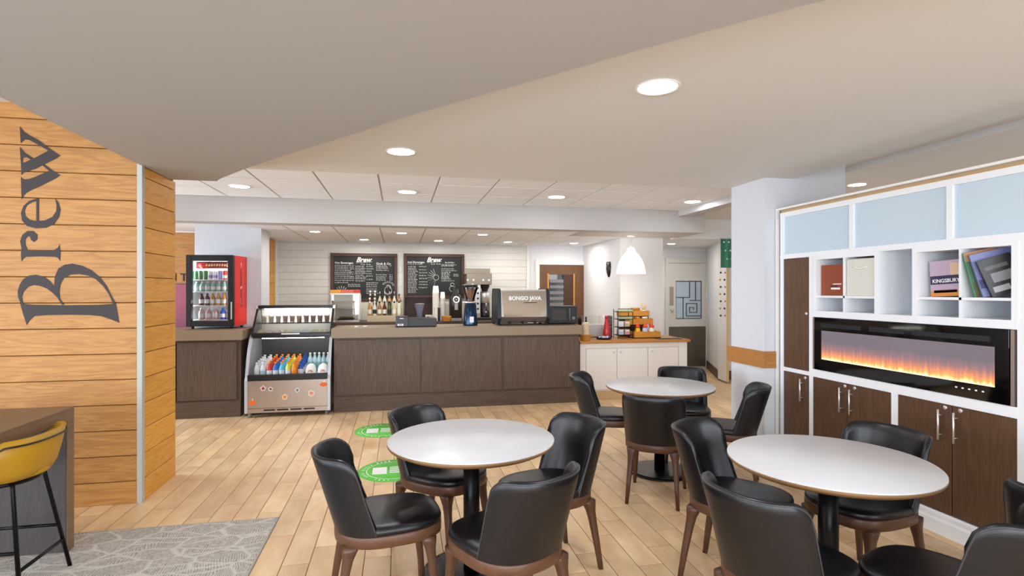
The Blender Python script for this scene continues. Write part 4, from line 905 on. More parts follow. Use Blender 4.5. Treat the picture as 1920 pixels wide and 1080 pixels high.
def basket(x, y, z, r, h, label):
    t = thing('wicker_basket', label, 'basket', (x, y, z)); mb = MB(); 
    for k in range(6):
        q = k/5; mb.tube([((r*(.75+.25*q)+.003*math.sin(a*8+k*PI))*math.cos(a), (r*(.75+.25*q)+.003*math.sin(a*8+k*PI))*math.sin(a), .006+h*q) for a in [2*PI*i/32 for i in range(32)]], h/9, 6, True)
    mb.build('weave', M['bamboo'], t); MB().lathe([(1e-4, 0), (r*.75, 0), (r*.75, .008), (1e-4, .008)], n=20, close=False).build('bottom', M['bamboo'], t); return t
basket(.80, BY-.04, BZ, .085, .075, 'small golden wicker basket on the back counter beside the cup stacks')
t = thing('blender_cup', 'grey-blue plastic cup with flared top on the back counter', 'cup', (.34, BY, BZ)); MB().lathe([(.045, 0), (.05, .15), (.075, .25), (.08, .29), (1e-4, .29)], n=18).build('cup_body', mat('cup_blue', '#6d7690', .3), t); MB().lathe([(.081, .27), (.083, .30), (1e-4, .305)], n=18).build('lid', M['grey'], t)
t = thing('card_box', 'small white box with dark mark on the back counter beneath the right board', 'box', (.44, BY+.06, BZ)); MB().box((0, 0, 0), (.14, .10, .10), .002).build('box_body', M['cream'], t); MB().box((.03, -.002, .04), (.06, 0, .075)).build('print_mark', M['ink'], t)
t = thing('sweets_tray', 'small tray of red and orange sweets on the back counter', 'tray', (.18, BY+.02, BZ)); MB().box((-.07, -.05, 0), (.07, .05, .02), .003).build('tray', M['frame'], t)
for i in range(6): MB().ball((-.05+(i % 3)*.045, -.02+(i//3)*.045, .035), .02).build('sweet', [BC['red'], BC['orange'], M['white']][i % 3], t)
t = thing('coffee_brewer', 'tall black coffee grinder tower with round chrome dial before the right board', 'brewer', (.95, BY+.02, BZ))
MB().loft([[Vector((a*math.copysign(abs(math.cos(q))**.4, math.cos(q)), b*math.copysign(abs(math.sin(q))**.4, math.sin(q)), z)) for q in [2*PI*k/24 for k in range(24)]] for a, b, z in ((.105, .12, 0), (.105, .12, .36), (.09, .10, .42), (.06, .07, .46), (.05, .06, .54), (.03, .04, .56))]).build('tower', M['black'], t)
mb = MB(); mb.lathe([(.035, 0), (.055, .004), (.062, .012), (.05, .014), (.035, .01)], n=20, M=Matrix.Translation((0, -.115, .36)) @ Matrix.Rotation(PI/2, 4, 'X'), close=False); mb.build('dial_ring', M['chrome'], t)
MB().lathe([(1e-4, 0), (.014, 0), (.012, .016), (1e-4, .018)], n=12, M=Matrix.Translation((0, -.115, .36)) @ Matrix.Rotation(PI/2, 4, 'X')).build('dial_knob', M['chrome'], t)
MB().box((-.028, -.124, .19), (.028, -.119, .30)).build('name_label', mat('brewer_label', '#a99a98', .4), t); MB().box((-.09, -.14, .0), (.09, -.11, .05), .004).build('spout_tray', M['grey'], t)
U = thing('coffee_urn', 'double steel coffee brewer with black dispensers behind the espresso machine', 'brewer', (1.16, BY+.02, BZ))
ust = mat('urn_steel', '#8c8272', .4, .7); MB().box((-.02, .0, .62), (.42, .34, .82), .006).build('head', ust, U); MB().box((-.05, .05, .80), (.40, .34, .90), .004).build('top_cover', ust, U); MB().box((.13, .05, .05), (.23, .34, .62)).build('spine', M['steel'], U); MB().box((-.02, 0, 0), (.42, .34, .05), .004).build('base', M['black'], U)
MB().box((.14, .035, .12), (.22, .05, .60)).build('control_strip', M['chrome'], U)
for i in range(5): MB().cyl((.18, .022, .20+i*.09), (.18, .036, .20+i*.09), .018, n=12).build('button', M['black'], U)
for x in (.05, .32):
    MB().lathe([(.085, .05), (.088, .07), (.088, .30), (1e-4, .30)], c=(x, .14, 0), n=20).build('dispenser', M['black'], U); MB().lathe([(.088, .30), (.088, .46), (.07, .50), (1e-4, .50)], c=(x, .14, 0), n=20).build('steel_band', M['chrome'], U)
    MB().lathe([(.045, .50), (.085, .60), (.085, .62), (1e-4, .62)], c=(x, .14, 0), n=20).build('brew_funnel', M['black'], U); MB().box((x-.012, -.0, .13), (x+.012, .06, .16)).build('tap', M['chrome'], U)
    for q in (-.05, .05): MB().cyl((x+q, -.006, .70), (x+q, .0, .70), .018, n=12).build('indicator', M['white'], U)
# ================================================================== CONDIMENT COUNTER
CC = thing('condiment_cabinet', 'cream painted condiment cabinet with three doors right of the long counter', 'cabinet', (2.515, 7.44, 0))
MB().box((0, .02, .12), (1.66, .76, .80)).build('body', M['cond_white'], CC); MB().box((.0, .0, 0), (1.66, .74, .12), .002).build('plinth', M['tan'], CC)
for a, b in ((0, .085), (1.53, 1.66)): MB().box((a, 0, .12), (b, .02, .80), .003).build('corner_post', M['cond_white'], CC)
MB().box((.085, .004, .735), (1.53, .02, .80)).build('top_rail', M['cond_white'], CC)
for i, (a, b) in enumerate(((.095, .555), (.562, 1.035), (1.042, 1.52))):
    dr = MB().box((a, .002, .14), (b, .02, .725), .003).build('door', M['cond_white'], CC); xk = (b-.045, a+.05, a+.05)[i]
    MB().lathe([(1e-4, 0), (.012, 0), (.015, .012), (.009, .02), (1e-4, .022)], n=12, M=Matrix.Translation((xk, .002, .675)) @ Matrix.Rotation(PI/2, 4, 'X')).build('knob', M['chrome'], dr)
tag(MB().box((2.50, 7.40, .802), (4.21, 8.22, .838), .004).build('butcher_block_top', M['butcher']), 'golden butcher block top on the cream condiment cabinet', 'worktop')
CZ = .838
t = basket(2.66, 7.62, CZ, .085, .07, 'wicker basket holding wrapped cup lids at the left of the condiment counter')
st_ = thing('lid_stack', 'tall stack of pale plastic lids standing in the wicker basket', 'lids', (2.66, 7.62, CZ+.009))
lid = MB().lathe([(.048, 0), (.050, .006), (.044, .012), (.040, .016), (1e-4, .016)], n=16).mesh('lid', mat('lid_plastic', '#efd9bd', .4))
for i in range(17): part('lid', lid, st_).location = (0, 0, i*.0145)
BX = thing('clear_bin', 'clear acrylic bin of white napkins at the back of the condiment counter', 'bin', (2.72, 7.98, CZ))
for lo, hi in (((0, 0, 0), (.50, .20, .006)), ((0, 0, .006), (.50, .004, .33)), ((0, .196, .006), (.50, .2, .33)), ((0, .004, .006), (.004, .196, .33)), ((.496, .004, .006), (.5, .196, .33))): MB().box(lo, hi).build('wall', M['clear'], BX)
MB().box((.06, -.004, .18), (.085, 0, .32)).build('clip', M['black'], BX)
nk = thing('napkin_stack', 'white napkin stack inside the clear acrylic bin', 'napkins', (2.75, 8.02, CZ+.0065))
for i in range(7): MB().box((0, 0, i*.028), (.42, .13, i*.028+.026), .004).build('napkin_bundle', M['paper'], nk)
tr = thing('packet_tray', 'black oval tray with sweetener packets on the condiment counter', 'tray', (2.96, 7.68, CZ))
MB().lathe([(1e-4, 0), (.09, 0), (.125, .03), (.12, .032), (.088, .006), (1e-4, .006)], n=24, close=False).build('tray', M['black'], tr)
for i in range(12):
    Mx = Matrix.Translation((-.06+(i % 6)*.024, -.03+(i//6)*.05, .012)) @ Matrix.Rotation(random.uniform(-.5, .5), 4, 'Z') @ Matrix.Rotation(.5, 4, 'Y')
    MB().box((-.012, -.02, 0), (.012, .02, .035), .002, 1, Mx).build('packet', [BC['blue'], M['cream'], M['white'], M['cream'], BC['water']][(i*3) % 5], tr)
t = thing('red_bottle', 'red glass-look bottle standing behind the packet tray', 'bottle', (3.07, 7.84, CZ)); MB().lathe([(.048, 0), (.052, .01), (.054, .10), (.042, .18), (.026, .27), (.024, .30), (1e-4, .30)], n=20).build('body', mat('red_plastic', '#c22a33', .25), t); MB().lathe([(.028, .30), (.028, .335), (1e-4, .34)], n=16).build('cap', mat('red_cap', '#b02830', .35), t)
WR = thing('wire_rack', 'black wire tea rack with three leafy green shelves on the condiment counter', 'rack', (3.20, 7.72, CZ))
for x in (0, .24):
    for y in (0, .16): MB().cyl((x, y, 0), (x, y, .44 if y else .40), .006, n=8).build('post', M['black_metal'], WR)
for z in (.05, .17, .29, .40):
    mb = MB(); mb.tube([(0, 0, z), (.24, 0, z), (.24, .16, z), (0, .16, z)], .005, 6, True)
    for i in range(5): mb.cyl((.04+i*.04, 0, z), (.04+i*.04, .16, z), .003, n=6)
    if z > .2: mb.tube([(0, 0, z+.045), (.24, 0, z+.045)], .005, 6)
    mb.build('shelf', M['black_metal'], WR)
for z in (.292, .403):
    mb = MB()
    for i in range(9):
        x = .015+i*.026; mb.prism([(x, z), (x+.02, z+.004), (x+.012, z+.04), (x-.004, z+.03)], .004, Matrix(((1, 0, 0, 0), (0, 0, -1, .004), (0, 1, 0, 0), (0, 0, 0, 1))))
    mb.build('leaf_trim', mat('leaf_trim', '#b9cfa4', .5), WR)
for i, (x, z, c, nme) in enumerate(((.03, .176, '#d8e0ea', 'white'), (.13, .176, '#cbb28c', 'tan'), (.03, .056, '#b9c3d2', 'grey-blue'), (.13, .056, '#c79a93', 'rose'))):
    t = thing('tea_box', '%s tea box on the %s level of the wire rack' % (nme, 'middle' if z > .1 else 'bottom'), 'box', (3.20+x, 7.755, CZ+z)); MB().box((0, 0, 0), (.08, .09, .08), .002).build('carton', mat('tea_'+nme.replace('-', '_'), c, .5), t); MB().box((.008, -.002, .05), (.072, 0, .07)).build('print', M['paper'], t)
OR = thing('condiment_organiser', 'stepped wooden condiment organiser with black struts on the condiment counter', 'organiser', (3.46, 7.70, CZ))
def tray(z, y0, y1, x0, x1, h):
    o = MB(); o.box((x0, y0, z), (x1, y1, z+.01)); o.box((x0, y0, z+.01), (x1, y0+.012, z+h)); o.box((x0, y1-.012, z+.01), (x1, y1, z+h)); o.box((x0, y0+.012, z+.01), (x0+.012, y1-.012, z+h)); o.box((x1-.012, y0+.012, z+.01), (x1, y1-.012, z+h)); return o.build('tray', M['bamboo'], OR)
tray(.015, 0, .18, .0, .42, .085); tray(.20, .13, .28, -.03, .36, .09); tray(.325, .25, .40, -.12, .36, .08)
for x in (.03, .36): MB().tube([(x, .36, .40), (x, .20, .12), (x, .10, .0)], .009, 6).build('strut', M['black_metal'], OR)
MB().box((-.01, .01, 0), (.43, .19, .014)).build('base_board', M['black'], OR)
MB().box((-.10, .36, .0), (.36, .38, .33)).build('back_board', M['walnut'], OR)
def squeeze(x, y, z, c, cc, label):
    t = thing('squeeze_bottle', label, 'bottle', (x, y, z)); MB().lathe([(.035, 0), (.042, .01), (.042, .09), (.030, .13), (1e-4, .13)], n=16).build('body', c, t); MB().lathe([(.034, .13), (.036, .15), (.012, .185), (.008, .21), (1e-4, .21)], n=14).build('nozzle_cap', cc, t)
rd = mat('cap_red', '#e0412c', .35)
squeeze(3.55, 7.79, CZ+.026, BC['yellow'], rd, 'yellow squeeze bottle with red cap in the wooden organiser')
squeeze(3.67, 7.79, CZ+.026, mat('sq_blue', '#b9c4e0', .3), rd, 'pale blue squeeze bottle with red cap in the wooden organiser')
squeeze(3.78, 7.79, CZ+.026, M['cream'], rd, 'cream squeeze bottle with red cap in the wooden organiser')
for i, (x, m_, lb) in enumerate(((3.50, BC['orange'], 'orange jam pot on the middle tray of the organiser'), (3.60, BC['yellow'], 'yellow jam pot on the middle tray of the organiser'), (3.72, M['white'], 'white creamer pot on the middle tray of the organiser'))):
    t = thing('sauce_pot', lb, 'pot', (x, 7.905, CZ+.2105)); MB().lathe([(.03, 0), (.042, .08), (.044, .085), (1e-4, .085)], n=14).build('pot', m_, t); MB().lathe([(.045, .085), (.045, .10), (1e-4, .105)], n=14).build('lid', M['bamboo'] if i < 2 else M['white'], t)
for i in range(3):
    t = thing('shaker', ['left', 'middle', 'right'][i]+' small glass shaker on the top tray of the organiser', 'shaker', (3.385+i*.05, 8.02, CZ+.3355), 0, 'glass shakers'); MB().lathe([(.018, 0), (.020, .05), (.014, .07), (1e-4, .07)], n=12).build('jar', M['grey'], t); MB().lathe([(.016, .07), (.016, .09), (1e-4, .094)], n=12).build('top', M['chrome'], t)
basket(3.62, 8.025, CZ+.3355, .06, .10, 'little wicker basket on the top tray of the organiser')
t = thing('stirrer_cup', 'cup of wooden stir sticks on top of the organiser', 'cup', (3.755, 8.02, CZ+.3355)); MB().lathe([(.03, 0), (.036, .08), (.033, .08), (.028, .006), (1e-4, .006)], n=14).build('cup', M['paper'], t)
for i in range(14):
    a = i*2.4; MB().tube([(.010*math.cos(a), .010*math.sin(a), .01), ((.03+.004*(i % 4))*math.cos(a), (.03+.004*(i % 4))*math.sin(a), .16+.006*(i % 5))], .0035, 5).build('stir_stick', mat('stick', '#d9bb8a', .6) if i == 0 else bpy.data.materials['stick'], t)
t = thing('counter_mat', 'thin dark mat at the right end of the condiment counter', 'mat', (3.95, 7.52, CZ)); MB().box((-.22, -.05, 0), (.18, .10, .006), .002).build('pad', M['black'], t); MB().box((-.21, -.04, .006), (.17, .09, .008)).build('top_layer', mat('mat_top', '#3a2f28', .7), t)
# ================================================================== PENDANT, MASK, BANNER
PL = thing('pendant_lamp', 'white bell-shaped pendant lamp above the condiment counter', 'lamp', (3.423, 7.75, 2.388))
MB().lathe([(1e-4, 0), (.062, 0), (.062, -.008), (.05, -.022), (1e-4, -.024)], n=24).build('canopy', M['white'], PL); MB().cyl((0, 0, -.02), (0, 0, -.19), .006, n=8).build('rod', M['chrome'], PL)
m_, N_, L_, B_ = newmat('pendant_glass'); B_.inputs['Base Color'].default_value = srgb('#fffaf2'); B_.inputs['Roughness'].default_value = .3; B_.inputs['Emission Color'].default_value = srgb('#fff6e8'); B_.inputs['Emission Strength'].default_value = 1.6
MB().lathe([(.02, -.18), (.05, -.19), (.062, -.225), (.07, -.25), (.12, -.30), (.165, -.37), (.195, -.45), (.212, -.53), (.216, -.575), (.212, -.575), (.19, -.45), (.16, -.37), (.115, -.305), (.05, -.25)], n=40, close=False).build('shade', m_, PL)
MB().lathe([(1e-4, -.27), (.03, -.29), (.04, -.34), (.03, -.39), (1e-4, -.40)], n=16).build('bulb', emitter('pendant_bulb', '#fff6ea', 60), PL)
MK = thing('wall_mask', 'small black and silver mask hanging on the side of the white wall block', 'mask', (3.457, 8.72, 1.91), math.radians(90))
MB().lathe([(1e-4, -.13), (.03, -.12), (.06, -.05), (.075, .03), (.06, .09), (.03, .125), (1e-4, .13)], n=18, M=Matrix.Diagonal((1.25, .55, 1, 1))).build('face', M['black'], MK)
for s in (-1, 1): MB().ball((s*.028, .022, .03), .014, .6).build('eye', M['chrome'], MK); MB().tube([(s*.06, .01, .05), (s*.085, .012, .09), (s*.05, .01, .13)], .010).build('plume', M['black'], MK)
MB().prism([(-.008, -.03), (.008, -.03), (0, .02)], .012, Matrix(((1, 0, 0, 0), (0, 0, 1, .022), (0, 1, 0, 0), (0, 0, 0, 1)))).build('nose', M['chrome'], MK)
t = thing('hanging_banner', 'green foil banner hanging beyond the white column', 'banner', (5.15, 7.99, 2.385))
ban = MB(); n = 8
for i in range(n):
    a, b = i*.04, (i+1)*.04; ya, yb = .012*math.sin(i*1.3), .012*math.sin((i+1)*1.3)
    ban.prism([(a, ya), (b, yb), (b, yb+.004), (a, ya+.004)], .46, Matrix.Translation((-.10, -.04, -.46)))
ban.build('cloth', mat('banner_green', '#1f7a58', .35), t); mb = MB()
for i in range(10): mb.ball((-.05+.028*i, -.05, -.05-.045*((i*3) % 9)), .014, 1, 8, 6)
mb.build('snow_dots', M['white'], t); MB().cyl((-.11, -.04, 0), (.24, -.04, 0), .006, n=8).build('rod', M['grey'], t)
for k, (x, lb) in enumerate(((5.05, 'left string of dark beads dangling beneath the green banner'), (5.13, 'right string of dark beads dangling beneath the green banner'))):
    t = thing('bead_string', lb, 'beads', (x, 7.962, 2.385), 0, 'bead strings'); MB().cyl((0, 0, 0), (0, 0, -1.33+k*.1), .0025, n=5).build('string', M['paper'], t)
    for i in range(7): MB().ball((.006*((-1)**i), 0, -.54-i*.115), .016, 1, 8, 6).build('bead', [M['ink'], M['bamboo']][(i+k) % 2], t)
# far left sign letters and poster
t = thing('wall_sign', 'dark letters I T of a sign on the golden wood wall beside the fridge', 'sign', (-3.27, 8.98, 1.66))
mb = MB(); add_mesh(mb, text_mesh('I T', .16, .004, 'LEFT', .002), Matrix(((1, 0, 0, .0), (0, 0, -1, 0), (0, 1, 0, .09), (0, 0, 0, 1)))); mb.build('letters', M['ink'], t)
m_, N_, L_, B_ = newmat('poster_print'); tc = N_.new('ShaderNodeTexCoord'); sx = N_.new('ShaderNodeSeparateXYZ'); L_.new(tc.outputs['Object'], sx.inputs[0]); nz = N_.new('ShaderNodeTexNoise'); nz.inputs['Scale'].default_value = 6; L_.new(tc.outputs['Object'], nz.inputs['Vector'])
ma = N_.new('ShaderNodeMath'); ma.operation = 'MULTIPLY_ADD'; ma.inputs[1].default_value = .35; L_.new(nz.outputs['Fac'], ma.inputs[0]); L_.new(sx.outputs['Z'], ma.inputs[2]); rp = N_.new('ShaderNodeValToRGB')
rp.color_ramp.elements[0].position = .15; rp.color_ramp.elements[0].color = srgb('#56304c'); rp.color_ramp.elements[1].position = .8; rp.color_ramp.elements[1].color = srgb('#9c5066'); L_.new(ma.outputs[0], rp.inputs[0]); L_.new(rp.outputs[0], B_.inputs['Base Color'])
t = thing('poster', 'tall plum and rose poster on the golden wood wall behind the fridge', 'poster', (-3.46, 8.982, .75)); MB().box((0, -.006, 0), (.40, 0, .90)).build('sheet', m_, t); MB().box((-.01, -.002, -.01), (.41, .001, .91)).build('mount', M['frame'], t)
# ================================================================== CABINET WALL
XC = 3.402; XB = 3.86
CB = thing('built_in_cabinet', 'white built-in cabinet wall with dark wood doors, frosted panels and open cubbies', 'cabinet', (XC, 2.09, 0))
def cbx(name, y0, y1, z0, z1, x0=0, x1=.46, m='cab_white', bev=0, par=None): return MB().box((x0, y0-2.09, z0), (x1, y1-2.09, z1), bev).build(name, M[m], par or CB)
# outer trim and recessed reveal
mb = MB(); mb.box((-.012, 2.045-2.09, 2.29), (.46, 4.462-2.09, 2.307)); mb.box((-.012, 4.447-2.09, 0), (.02, 4.462-2.09, 2.29)); mb.build('outer_trim', M['trim_white'], CB)
cbx('reveal', 2.05, 4.447, 2.262, 2.29, .035, .46, 'tan'); cbx('reveal', 4.412, 4.447, 0, 2.262, .035, .46, 'trim_white')
for y0, y1 in ((4.368, 4.412), (3.589, 3.63), (2.82, 2.861), (2.048, 2.09)): cbx('upright', y0, y1, 1.883, 2.262)
cbx('rail', 2.048, 4.412, 2.22, 2.262, -.002, .46); cbx('rail', 2.048, 4.412, 1.843, 1.884, -.002, .46)
for y0, y1 in ((3.63, 4.368), (2.861, 3.589), (2.09, 2.82)): cbx('frosted_panel', y0, y1, 1.884, 2.22, .014, .022, 'frosted')
cbx('upright', 4.368, 4.412, .14, 1.843); cbx('upright', 2.048, 2.09, .14, 1.843); cbx('upright', 4.009, 4.052, .14, 1.843); cbx('upright', 2.408, 2.452, .14, 1.843)
cbx('rail', 2.048, 4.412, .838, .872, -.001, .46); cbx('rail', 2.452, 4.009, .872, .902, -.001, .46); cbx('rail', 2.452, 4.009, 1.339, 1.389, -.003, .46)
cbx('upright', 3.208, 3.259, .14, .838); cbx('bottom_board', 2.048, 4.412, .10, .14, .02, .46)
cbx('back_panel', 2.048, 4.447, 0, 2.26, .43, .46, 'frosted')
mb = MB(); mb.prism([(0, 0), (-.022, 0), (-.022, .085), (-.014, .10), (-.012, .125), (-.002, .138), (0, .138)], 4.447-2.048, Matrix(((1, 0, 0, 0), (0, 0, -1, 4.447-2.09), (0, 1, 0, 0), (0, 0, 0, 1)))); mb.build('base_moulding', M['cab_white'], CB)
def cdoor(y0, y1, z0, z1, hy=None, lock=None):
    d_ = cbx('door', y0+.003, y1-.003, z0+.003, z1-.003, .002, .022, 'cab_wood', .0015)
    if hy is not None:
        h = MB(); h.cyl((-.030, hy-2.09, .607), (-.030, hy-2.09, .80), .0065, n=10); h.build('handle', M['chrome'], d_)
        for z in (.64, .765): MB().cyl((-.03, hy-2.09, z), (.003, hy-2.09, z), .004, n=8).build('handle_post', M['chrome'], d_)
    if lock: MB().lathe([(1e-4, 0), (.013, 0), (.013, .006), (.008, .008), (1e-4, .008)], n=16, M=Matrix.Translation((.002, lock[0]-2.09, lock[1])) @ Matrix.Rotation(-PI/2, 4, 'Y')).build('lock', M['chrome'], d_)
cdoor(4.052, 4.368, .872, 1.843, None, (4.083, 1.362)); cdoor(2.09, 2.408, .872, 1.843, None, (2.38, 1.362))
cdoor(4.052, 4.368, .14, .838, 4.125, (4.095, .812)); cdoor(2.09, 2.408, .14, .838, 2.34, (2.37, .812))
cdoor(3.65, 4.009, .14, .838, 3.695, (3.668, .815)); cdoor(3.259, 3.65, .14, .838, 3.598, (3.575, .815))
cdoor(2.827, 3.208, .14, .838, 2.890, (2.868, .815)); cdoor(2.452, 2.827, .14, .838, 2.790, (2.770, .815))
# cubby boxes
for y0, y1, ym in ((3.396, 3.967, 3.681), (2.48, 3.059, 2.773)):
    cbx('cubby_side', y1, y1+.036, 1.389, 1.843, -.004, .43); cbx('cubby_side', y0-.036, y0, 1.389, 1.843, -.004, .43)
    cbx('cubby_top', y0, y1, 1.815, 1.843, -.004, .43); cbx('cubby_floor', y0, y1, 1.375, 1.391, -.004, .43)
    cbx('divider', ym-.008, ym+.008, 1.391, 1.815, .0, .43); cbx('shelf', y0, y1, 1.500, 1.517, .0, .43)
# fireplace
FP = thing('electric_fireplace', 'wide black glass electric fireplace with glowing orange flames in the cabinet wall', 'fireplace', (XC, 2.486, .906))
FL, FHt = 1.493, .430
MB().box((.0, 0, 0), (.10, FL, FHt)).build('housing', M['black'], FP)
MB().box((-.012, 0, 0), (.0, FL, .09), .001).build('glass_lower', M['gloss_black'], FP); MB().box((-.012, 0, .325), (.0, FL, FHt), .001).build('glass_upper', M['gloss_black'], FP)
MB().box((-.012, 0, .09), (.0, .076, .325)).build('glass_side', M['gloss_black'], FP); MB().box((-.012, FL-.071, .09), (.0, FL, .325)).build('glass_side', M['gloss_black'], FP)
m_, N_, L_, B_ = newmat('flame_screen'); tc = N_.new('ShaderNodeTexCoord'); sp = N_.new('ShaderNodeSeparateXYZ'); L_.new(tc.outputs['Object'], sp.inputs[0])
mp_ = N_.new('ShaderNodeMapping'); mp_.inputs['Scale'].default_value = (1, 46, 6); L_.new(tc.outputs['Object'], mp_.inputs['Vector']); nz = N_.new('ShaderNodeTexNoise'); nz.inputs['Scale'].default_value = 1; nz.inputs['Detail'].default_value = 4; L_.new(mp_.outputs[0], nz.inputs['Vector'])
h0 = N_.new('ShaderNodeMapRange'); h0.inputs['From Min'].default_value = .09; h0.inputs['From Max'].default_value = .325; L_.new(sp.outputs['Z'], h0.inputs['Value'])
ma = N_.new('ShaderNodeMath'); ma.operation = 'MULTIPLY_ADD'; ma.inputs[1].default_value = -.38; L_.new(nz.outputs['Fac'], ma.inputs[0]); L_.new(h0.outputs[0], ma.inputs[2]); ma2 = N_.new('ShaderNodeMath'); ma2.operation = 'ADD'; ma2.inputs[1].default_value = .19; L_.new(ma.outputs[0], ma2.inputs[0])
rp = N_.new('ShaderNodeValToRGB'); e = rp.color_ramp.elements; e[0].position = 0; e[0].color = srgb('#ffe7b0'); e[1].position = .62; e[1].color = srgb('#6a6168')  # flame colours below; the grey glow above stands for a reflection
for p_, c_ in ((.05, '#ffc878'), (.12, '#f29a58'), (.25, '#c07a62'), (.40, '#8a6a6c')): q_ = e.new(p_); q_.color = srgb(c_)
L_.new(ma2.outputs[0], rp.inputs[0]); L_.new(rp.outputs[0], B_.inputs['Emission Color']); B_.inputs['Emission Strength'].default_value = .95; B_.inputs['Base Color'].default_value = (.01, .01, .012, 1); B_.inputs['Roughness'].default_value = .15
MB().box((-.004, .076, .09), (.0, FL-.071, .325)).build('flame_screen', m_, FP)
em = MB()
for i in range(110):
    y = .08+i*.01216+random.uniform(-.003, .003); h = random.uniform(.004, .010); em.prism([(y-.005, .091), (y+.005, .091), (y+.002, .091+h), (y-.003, .091+h*.7)], .004, Matrix(((0, 0, -1, -.004), (1, 0, 0, 0), (0, 1, 0, 0), (0, 0, 0, 1))))
tag(em.build('crystal_embers', emitter('ember_glow', '#ffdf9c', 2.2), FP), kind='stuff')
for y0, y1 in ((1.02, 1.42), (.66, .95), (.10, .60)): MB().box((-.0135, y0, .352), (-.012, y1, .385)).build('vent_slot', mat('fire_vent', '#1c2026', .3), FP)
for i in range(5): MB().box((-.0135, .135+i*.04, .05), (-.012, .147+i*.04, .058)).build('touch_button', emitter('touch_light', '#dfe6ee', .8) if i == 0 else bpy.data.materials['touch_light'], FP)
for y in (-.024, FL+.004): MB().box((-.006, y, 0), (.02, y+.02, FHt)).build('side_trim', M['steel'], FP)
# books and fabric bin
def book(name, label, y, z, tilt, th, h, d_, cover, prints, x=3.435, yaw=0):
    """spine at the y side; cover faces -x turned by yaw"""
    t = thing(name, label, 'book', (x, y, z), 0, 'books in the cubbies'); Mx = Matrix.Rotation(math.radians(yaw), 4, 'Z') @ Matrix.Rotation(math.radians(tilt), 4, 'X')
    # book lies in the y-z plane direction: thickness along local x
    MB().box((0, -d_, 0), (.003, 0, h), 0, 1, Mx).build('cover', cover, t); MB().box((th-.003, -d_, 0), (th, 0, h), 0, 1, Mx).build('cover', cover, t)
    MB().box((0, 0, 0), (th, .003, h), 0, 1, Mx).build('spine', prints.get('spine', cover), t); MB().box((.003, -d_+.004, .003), (th-.003, 0, h-.003), 0, 1, Mx).build('pages', M['paper'], t)
    for (a0, a1, b0, b1, m_) in prints.get('face', []): MB().box((-.0012, -d_*a1, h*b0), (0, -d_*a0, h*b1), 0, 1, Mx).build('cover_print', m_, t)
    for s_, py, pz, size, m_ in prints.get('text', []):
        o = MB(); add_mesh(o, text_mesh(s_, size, .0003, 'CENTER', .0006), Mx @ Matrix(((0, 0, -1, -.0018), (-1, 0, 0, -d_*py), (0, 1, 0, h*pz), (0, 0, 0, 1)))); o.build('title', m_, t)
    return t
bz = 1.5175
book('binder', 'rust brown binder with crossed white emblem in the upper left cubby', 3.955, bz, 0, .05, .25, .245, mat('binder_rust', '#8d3f22', .45), {'spine': mat('binder_spine', '#b0623c', .4), 'face': [(.42, .80, .20, .26, M['white']), (.38, .70, .28, .33, mat('binder_mark', '#3a2433', .5)), (.50, .86, .36, .39, M['white'])]}, 3.44, 0)
t = thing('fabric_bin', 'cream fabric storage bin with sagging handle in the left cubby', 'bin', (3.41, 3.40, bz))
mb = MB(); mb.box((.0, .006, 0), (.012, .264, .283), .004); mb.box((.012, .006, 0), (.36, .014, .283)); mb.box((.012, .256, 0), (.36, .264, .283)); mb.box((.012, .014, 0), (.36, .256, .01)); mb.box((.35, .014, .01), (.36, .256, .283)); mb.build('box_body', mat('canvas', '#d6d4cb', .9, bump=.3, bscale=200), t)
MB().tube([(-.003, .075+i*.012, .222-.014*math.sin(PI*i/10)) for i in range(11)], .008, 6).build('handle', mat('canvas_strap', '#e2e0d8', .8), t)
lil, org, ind = mat('cover_lilac', '#b9a3b8', .4), mat('cover_orange', '#d98a3c', .4), mat('cover_indigo', '#2c2850', .4)
book('paperback', 'pale grey paperback, leftmost in the right-hand cubby', 3.045, bz, -4, .025, .235, .16, mat('cover_grey', '#8f8a86', .5), {'spine': mat('spine_cream', '#c9c2b4', .5)}, 3.55)
book('paperback', 'lilac and orange paperback with a sunset cover in the right cubby', 3.020, bz, -3, .035, .232, .22, lil, {'spine': mat('spine_lilac', '#a79aa8', .5), 'face': [(0, 1, 0, .16, org), (.1, .8, .10, .18, mat('cover_hill', '#5a3030', .5)), (0, 1, .34, .58, ind), (.62, .92, .58, .92, mat('cover_portrait', '#d8b79a', .5))], 'text': [('KINGSBURY', .48, .43, .034, M['white'])]}, 3.47)
book('hardback', 'green-spined hardback leaning in the right cubby', 2.70, bz+.001, -13, .03, .275, .20, mat('cover_green', '#2a5a35', .4), {'spine': mat('spine_green', '#1f8a5c', .4), 'face': [(.0, 1, .0, .3, mat('cover_moss', '#4a4a1c', .5)), (.0, 1, .8, 1, mat('cover_sand', '#a8744c', .5))]}, 3.432, 52)
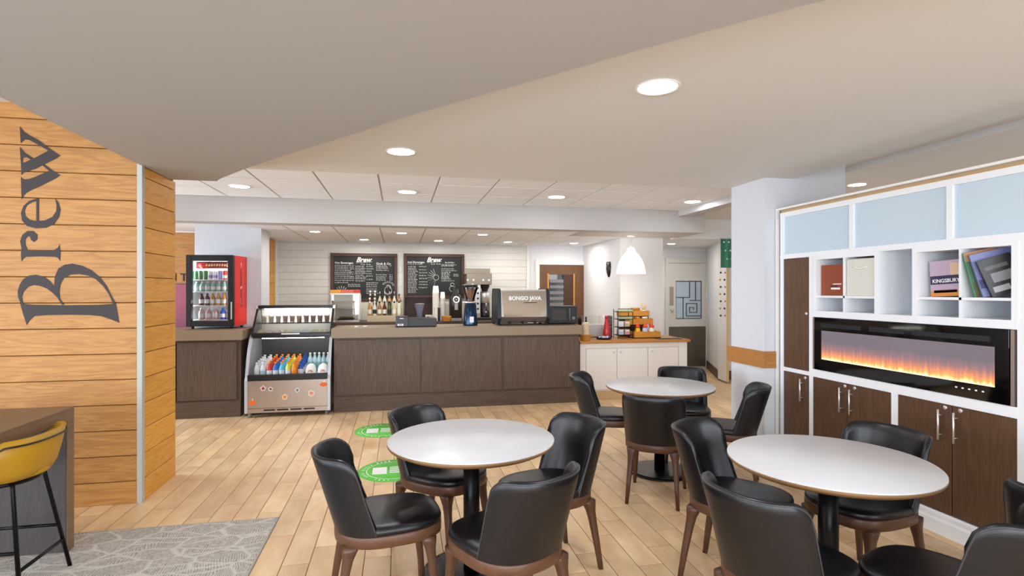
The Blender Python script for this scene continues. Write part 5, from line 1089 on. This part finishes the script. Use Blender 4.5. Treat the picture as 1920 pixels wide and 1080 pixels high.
book('hardback', 'landscape photo hardback leaning between the green and the black book', 2.652, bz+.001, -15, .03, .262, .20, mat('cover_sky', '#6f76a8', .4), {'face': [(.1, 1, .55, .78, mat('cover_rock', '#b5602f', .5)), (0, 1, .2, .4, mat('cover_dusk', '#41406e', .5))]}, 3.430, 52)
book('hardback', 'black covered hardback leaning at the front of the right cubby', 2.597, bz+.001, -20, .03, .225, .16, mat('cover_black', '#26272a', .4), {'face': [(.2, .9, .35, .6, mat('cover_photo', '#8a8c8e', .5)), (.1, .8, .7, .8, mat('cover_photo2', '#606264', .5)), (.1, .6, .1, .25, mat('cover_photo3', '#b0b2b4', .5))], 'spine': mat('spine_black', '#101012', .4)}, 3.428, 52)
# ================================================================== FLOOR STICKERS
gm = mat('sticker_green', '#58b83a', .45, var=.15, vscale=3)
for x, y, r, lb in ((-.17, 6.29, .315, 'round green floor sticker with white ring text, the farther one near the counter'), (-.05, 4.88, .30, 'round green floor sticker with white ring text, the nearer one beside the left table')):
    t = thing('floor_sticker', lb, 'floor sticker', (x, y, .0002), 0, 'green floor stickers'); MB().lathe([(1e-4, .0), (r, 0), (r, .0008), (1e-4, .0008)], n=48, close=False).build('disc', gm, t)
    mb = MB(); mb.lathe([(r*.74, .0009), (r*.76, .0009), (r*.76, .0013), (r*.74, .0013)], n=48, close=False)
    mb.prism([(-r*.58, -r*.3), (-r*.18, -r*.3), (-r*.18, r*.3), (-r*.58, r*.3)], .0005, Matrix.Translation((0, 0, .0009)))
    for i in range(44):                      # illegible ring lettering
        a = 2*PI*i/44
        if i % 11 in (0, 5) or random.random() < .1: continue
        h_ = r*random.uniform(.06, .10); R_ = Matrix.Rotation(a, 4, 'Z') @ Matrix.Translation((r*.82, 0, .0009))
        mb.prism([(0, -r*.018), (h_, -r*.018), (h_, r*.018*random.choice((-.2, 1))), (0, r*.018)], .0005, R_)
    for i, w_ in enumerate((.5, .42, .5, .34)): mb.prism([(-r*.1, r*(.22-i*.15)), (-r*.1+r*w_, r*(.22-i*.15)), (-r*.1+r*w_, r*(.29-i*.15)), (-r*.1, r*(.29-i*.15))], .0005, Matrix.Translation((0, 0, .0009)))
    mb.build('white_print', M['white'], t)
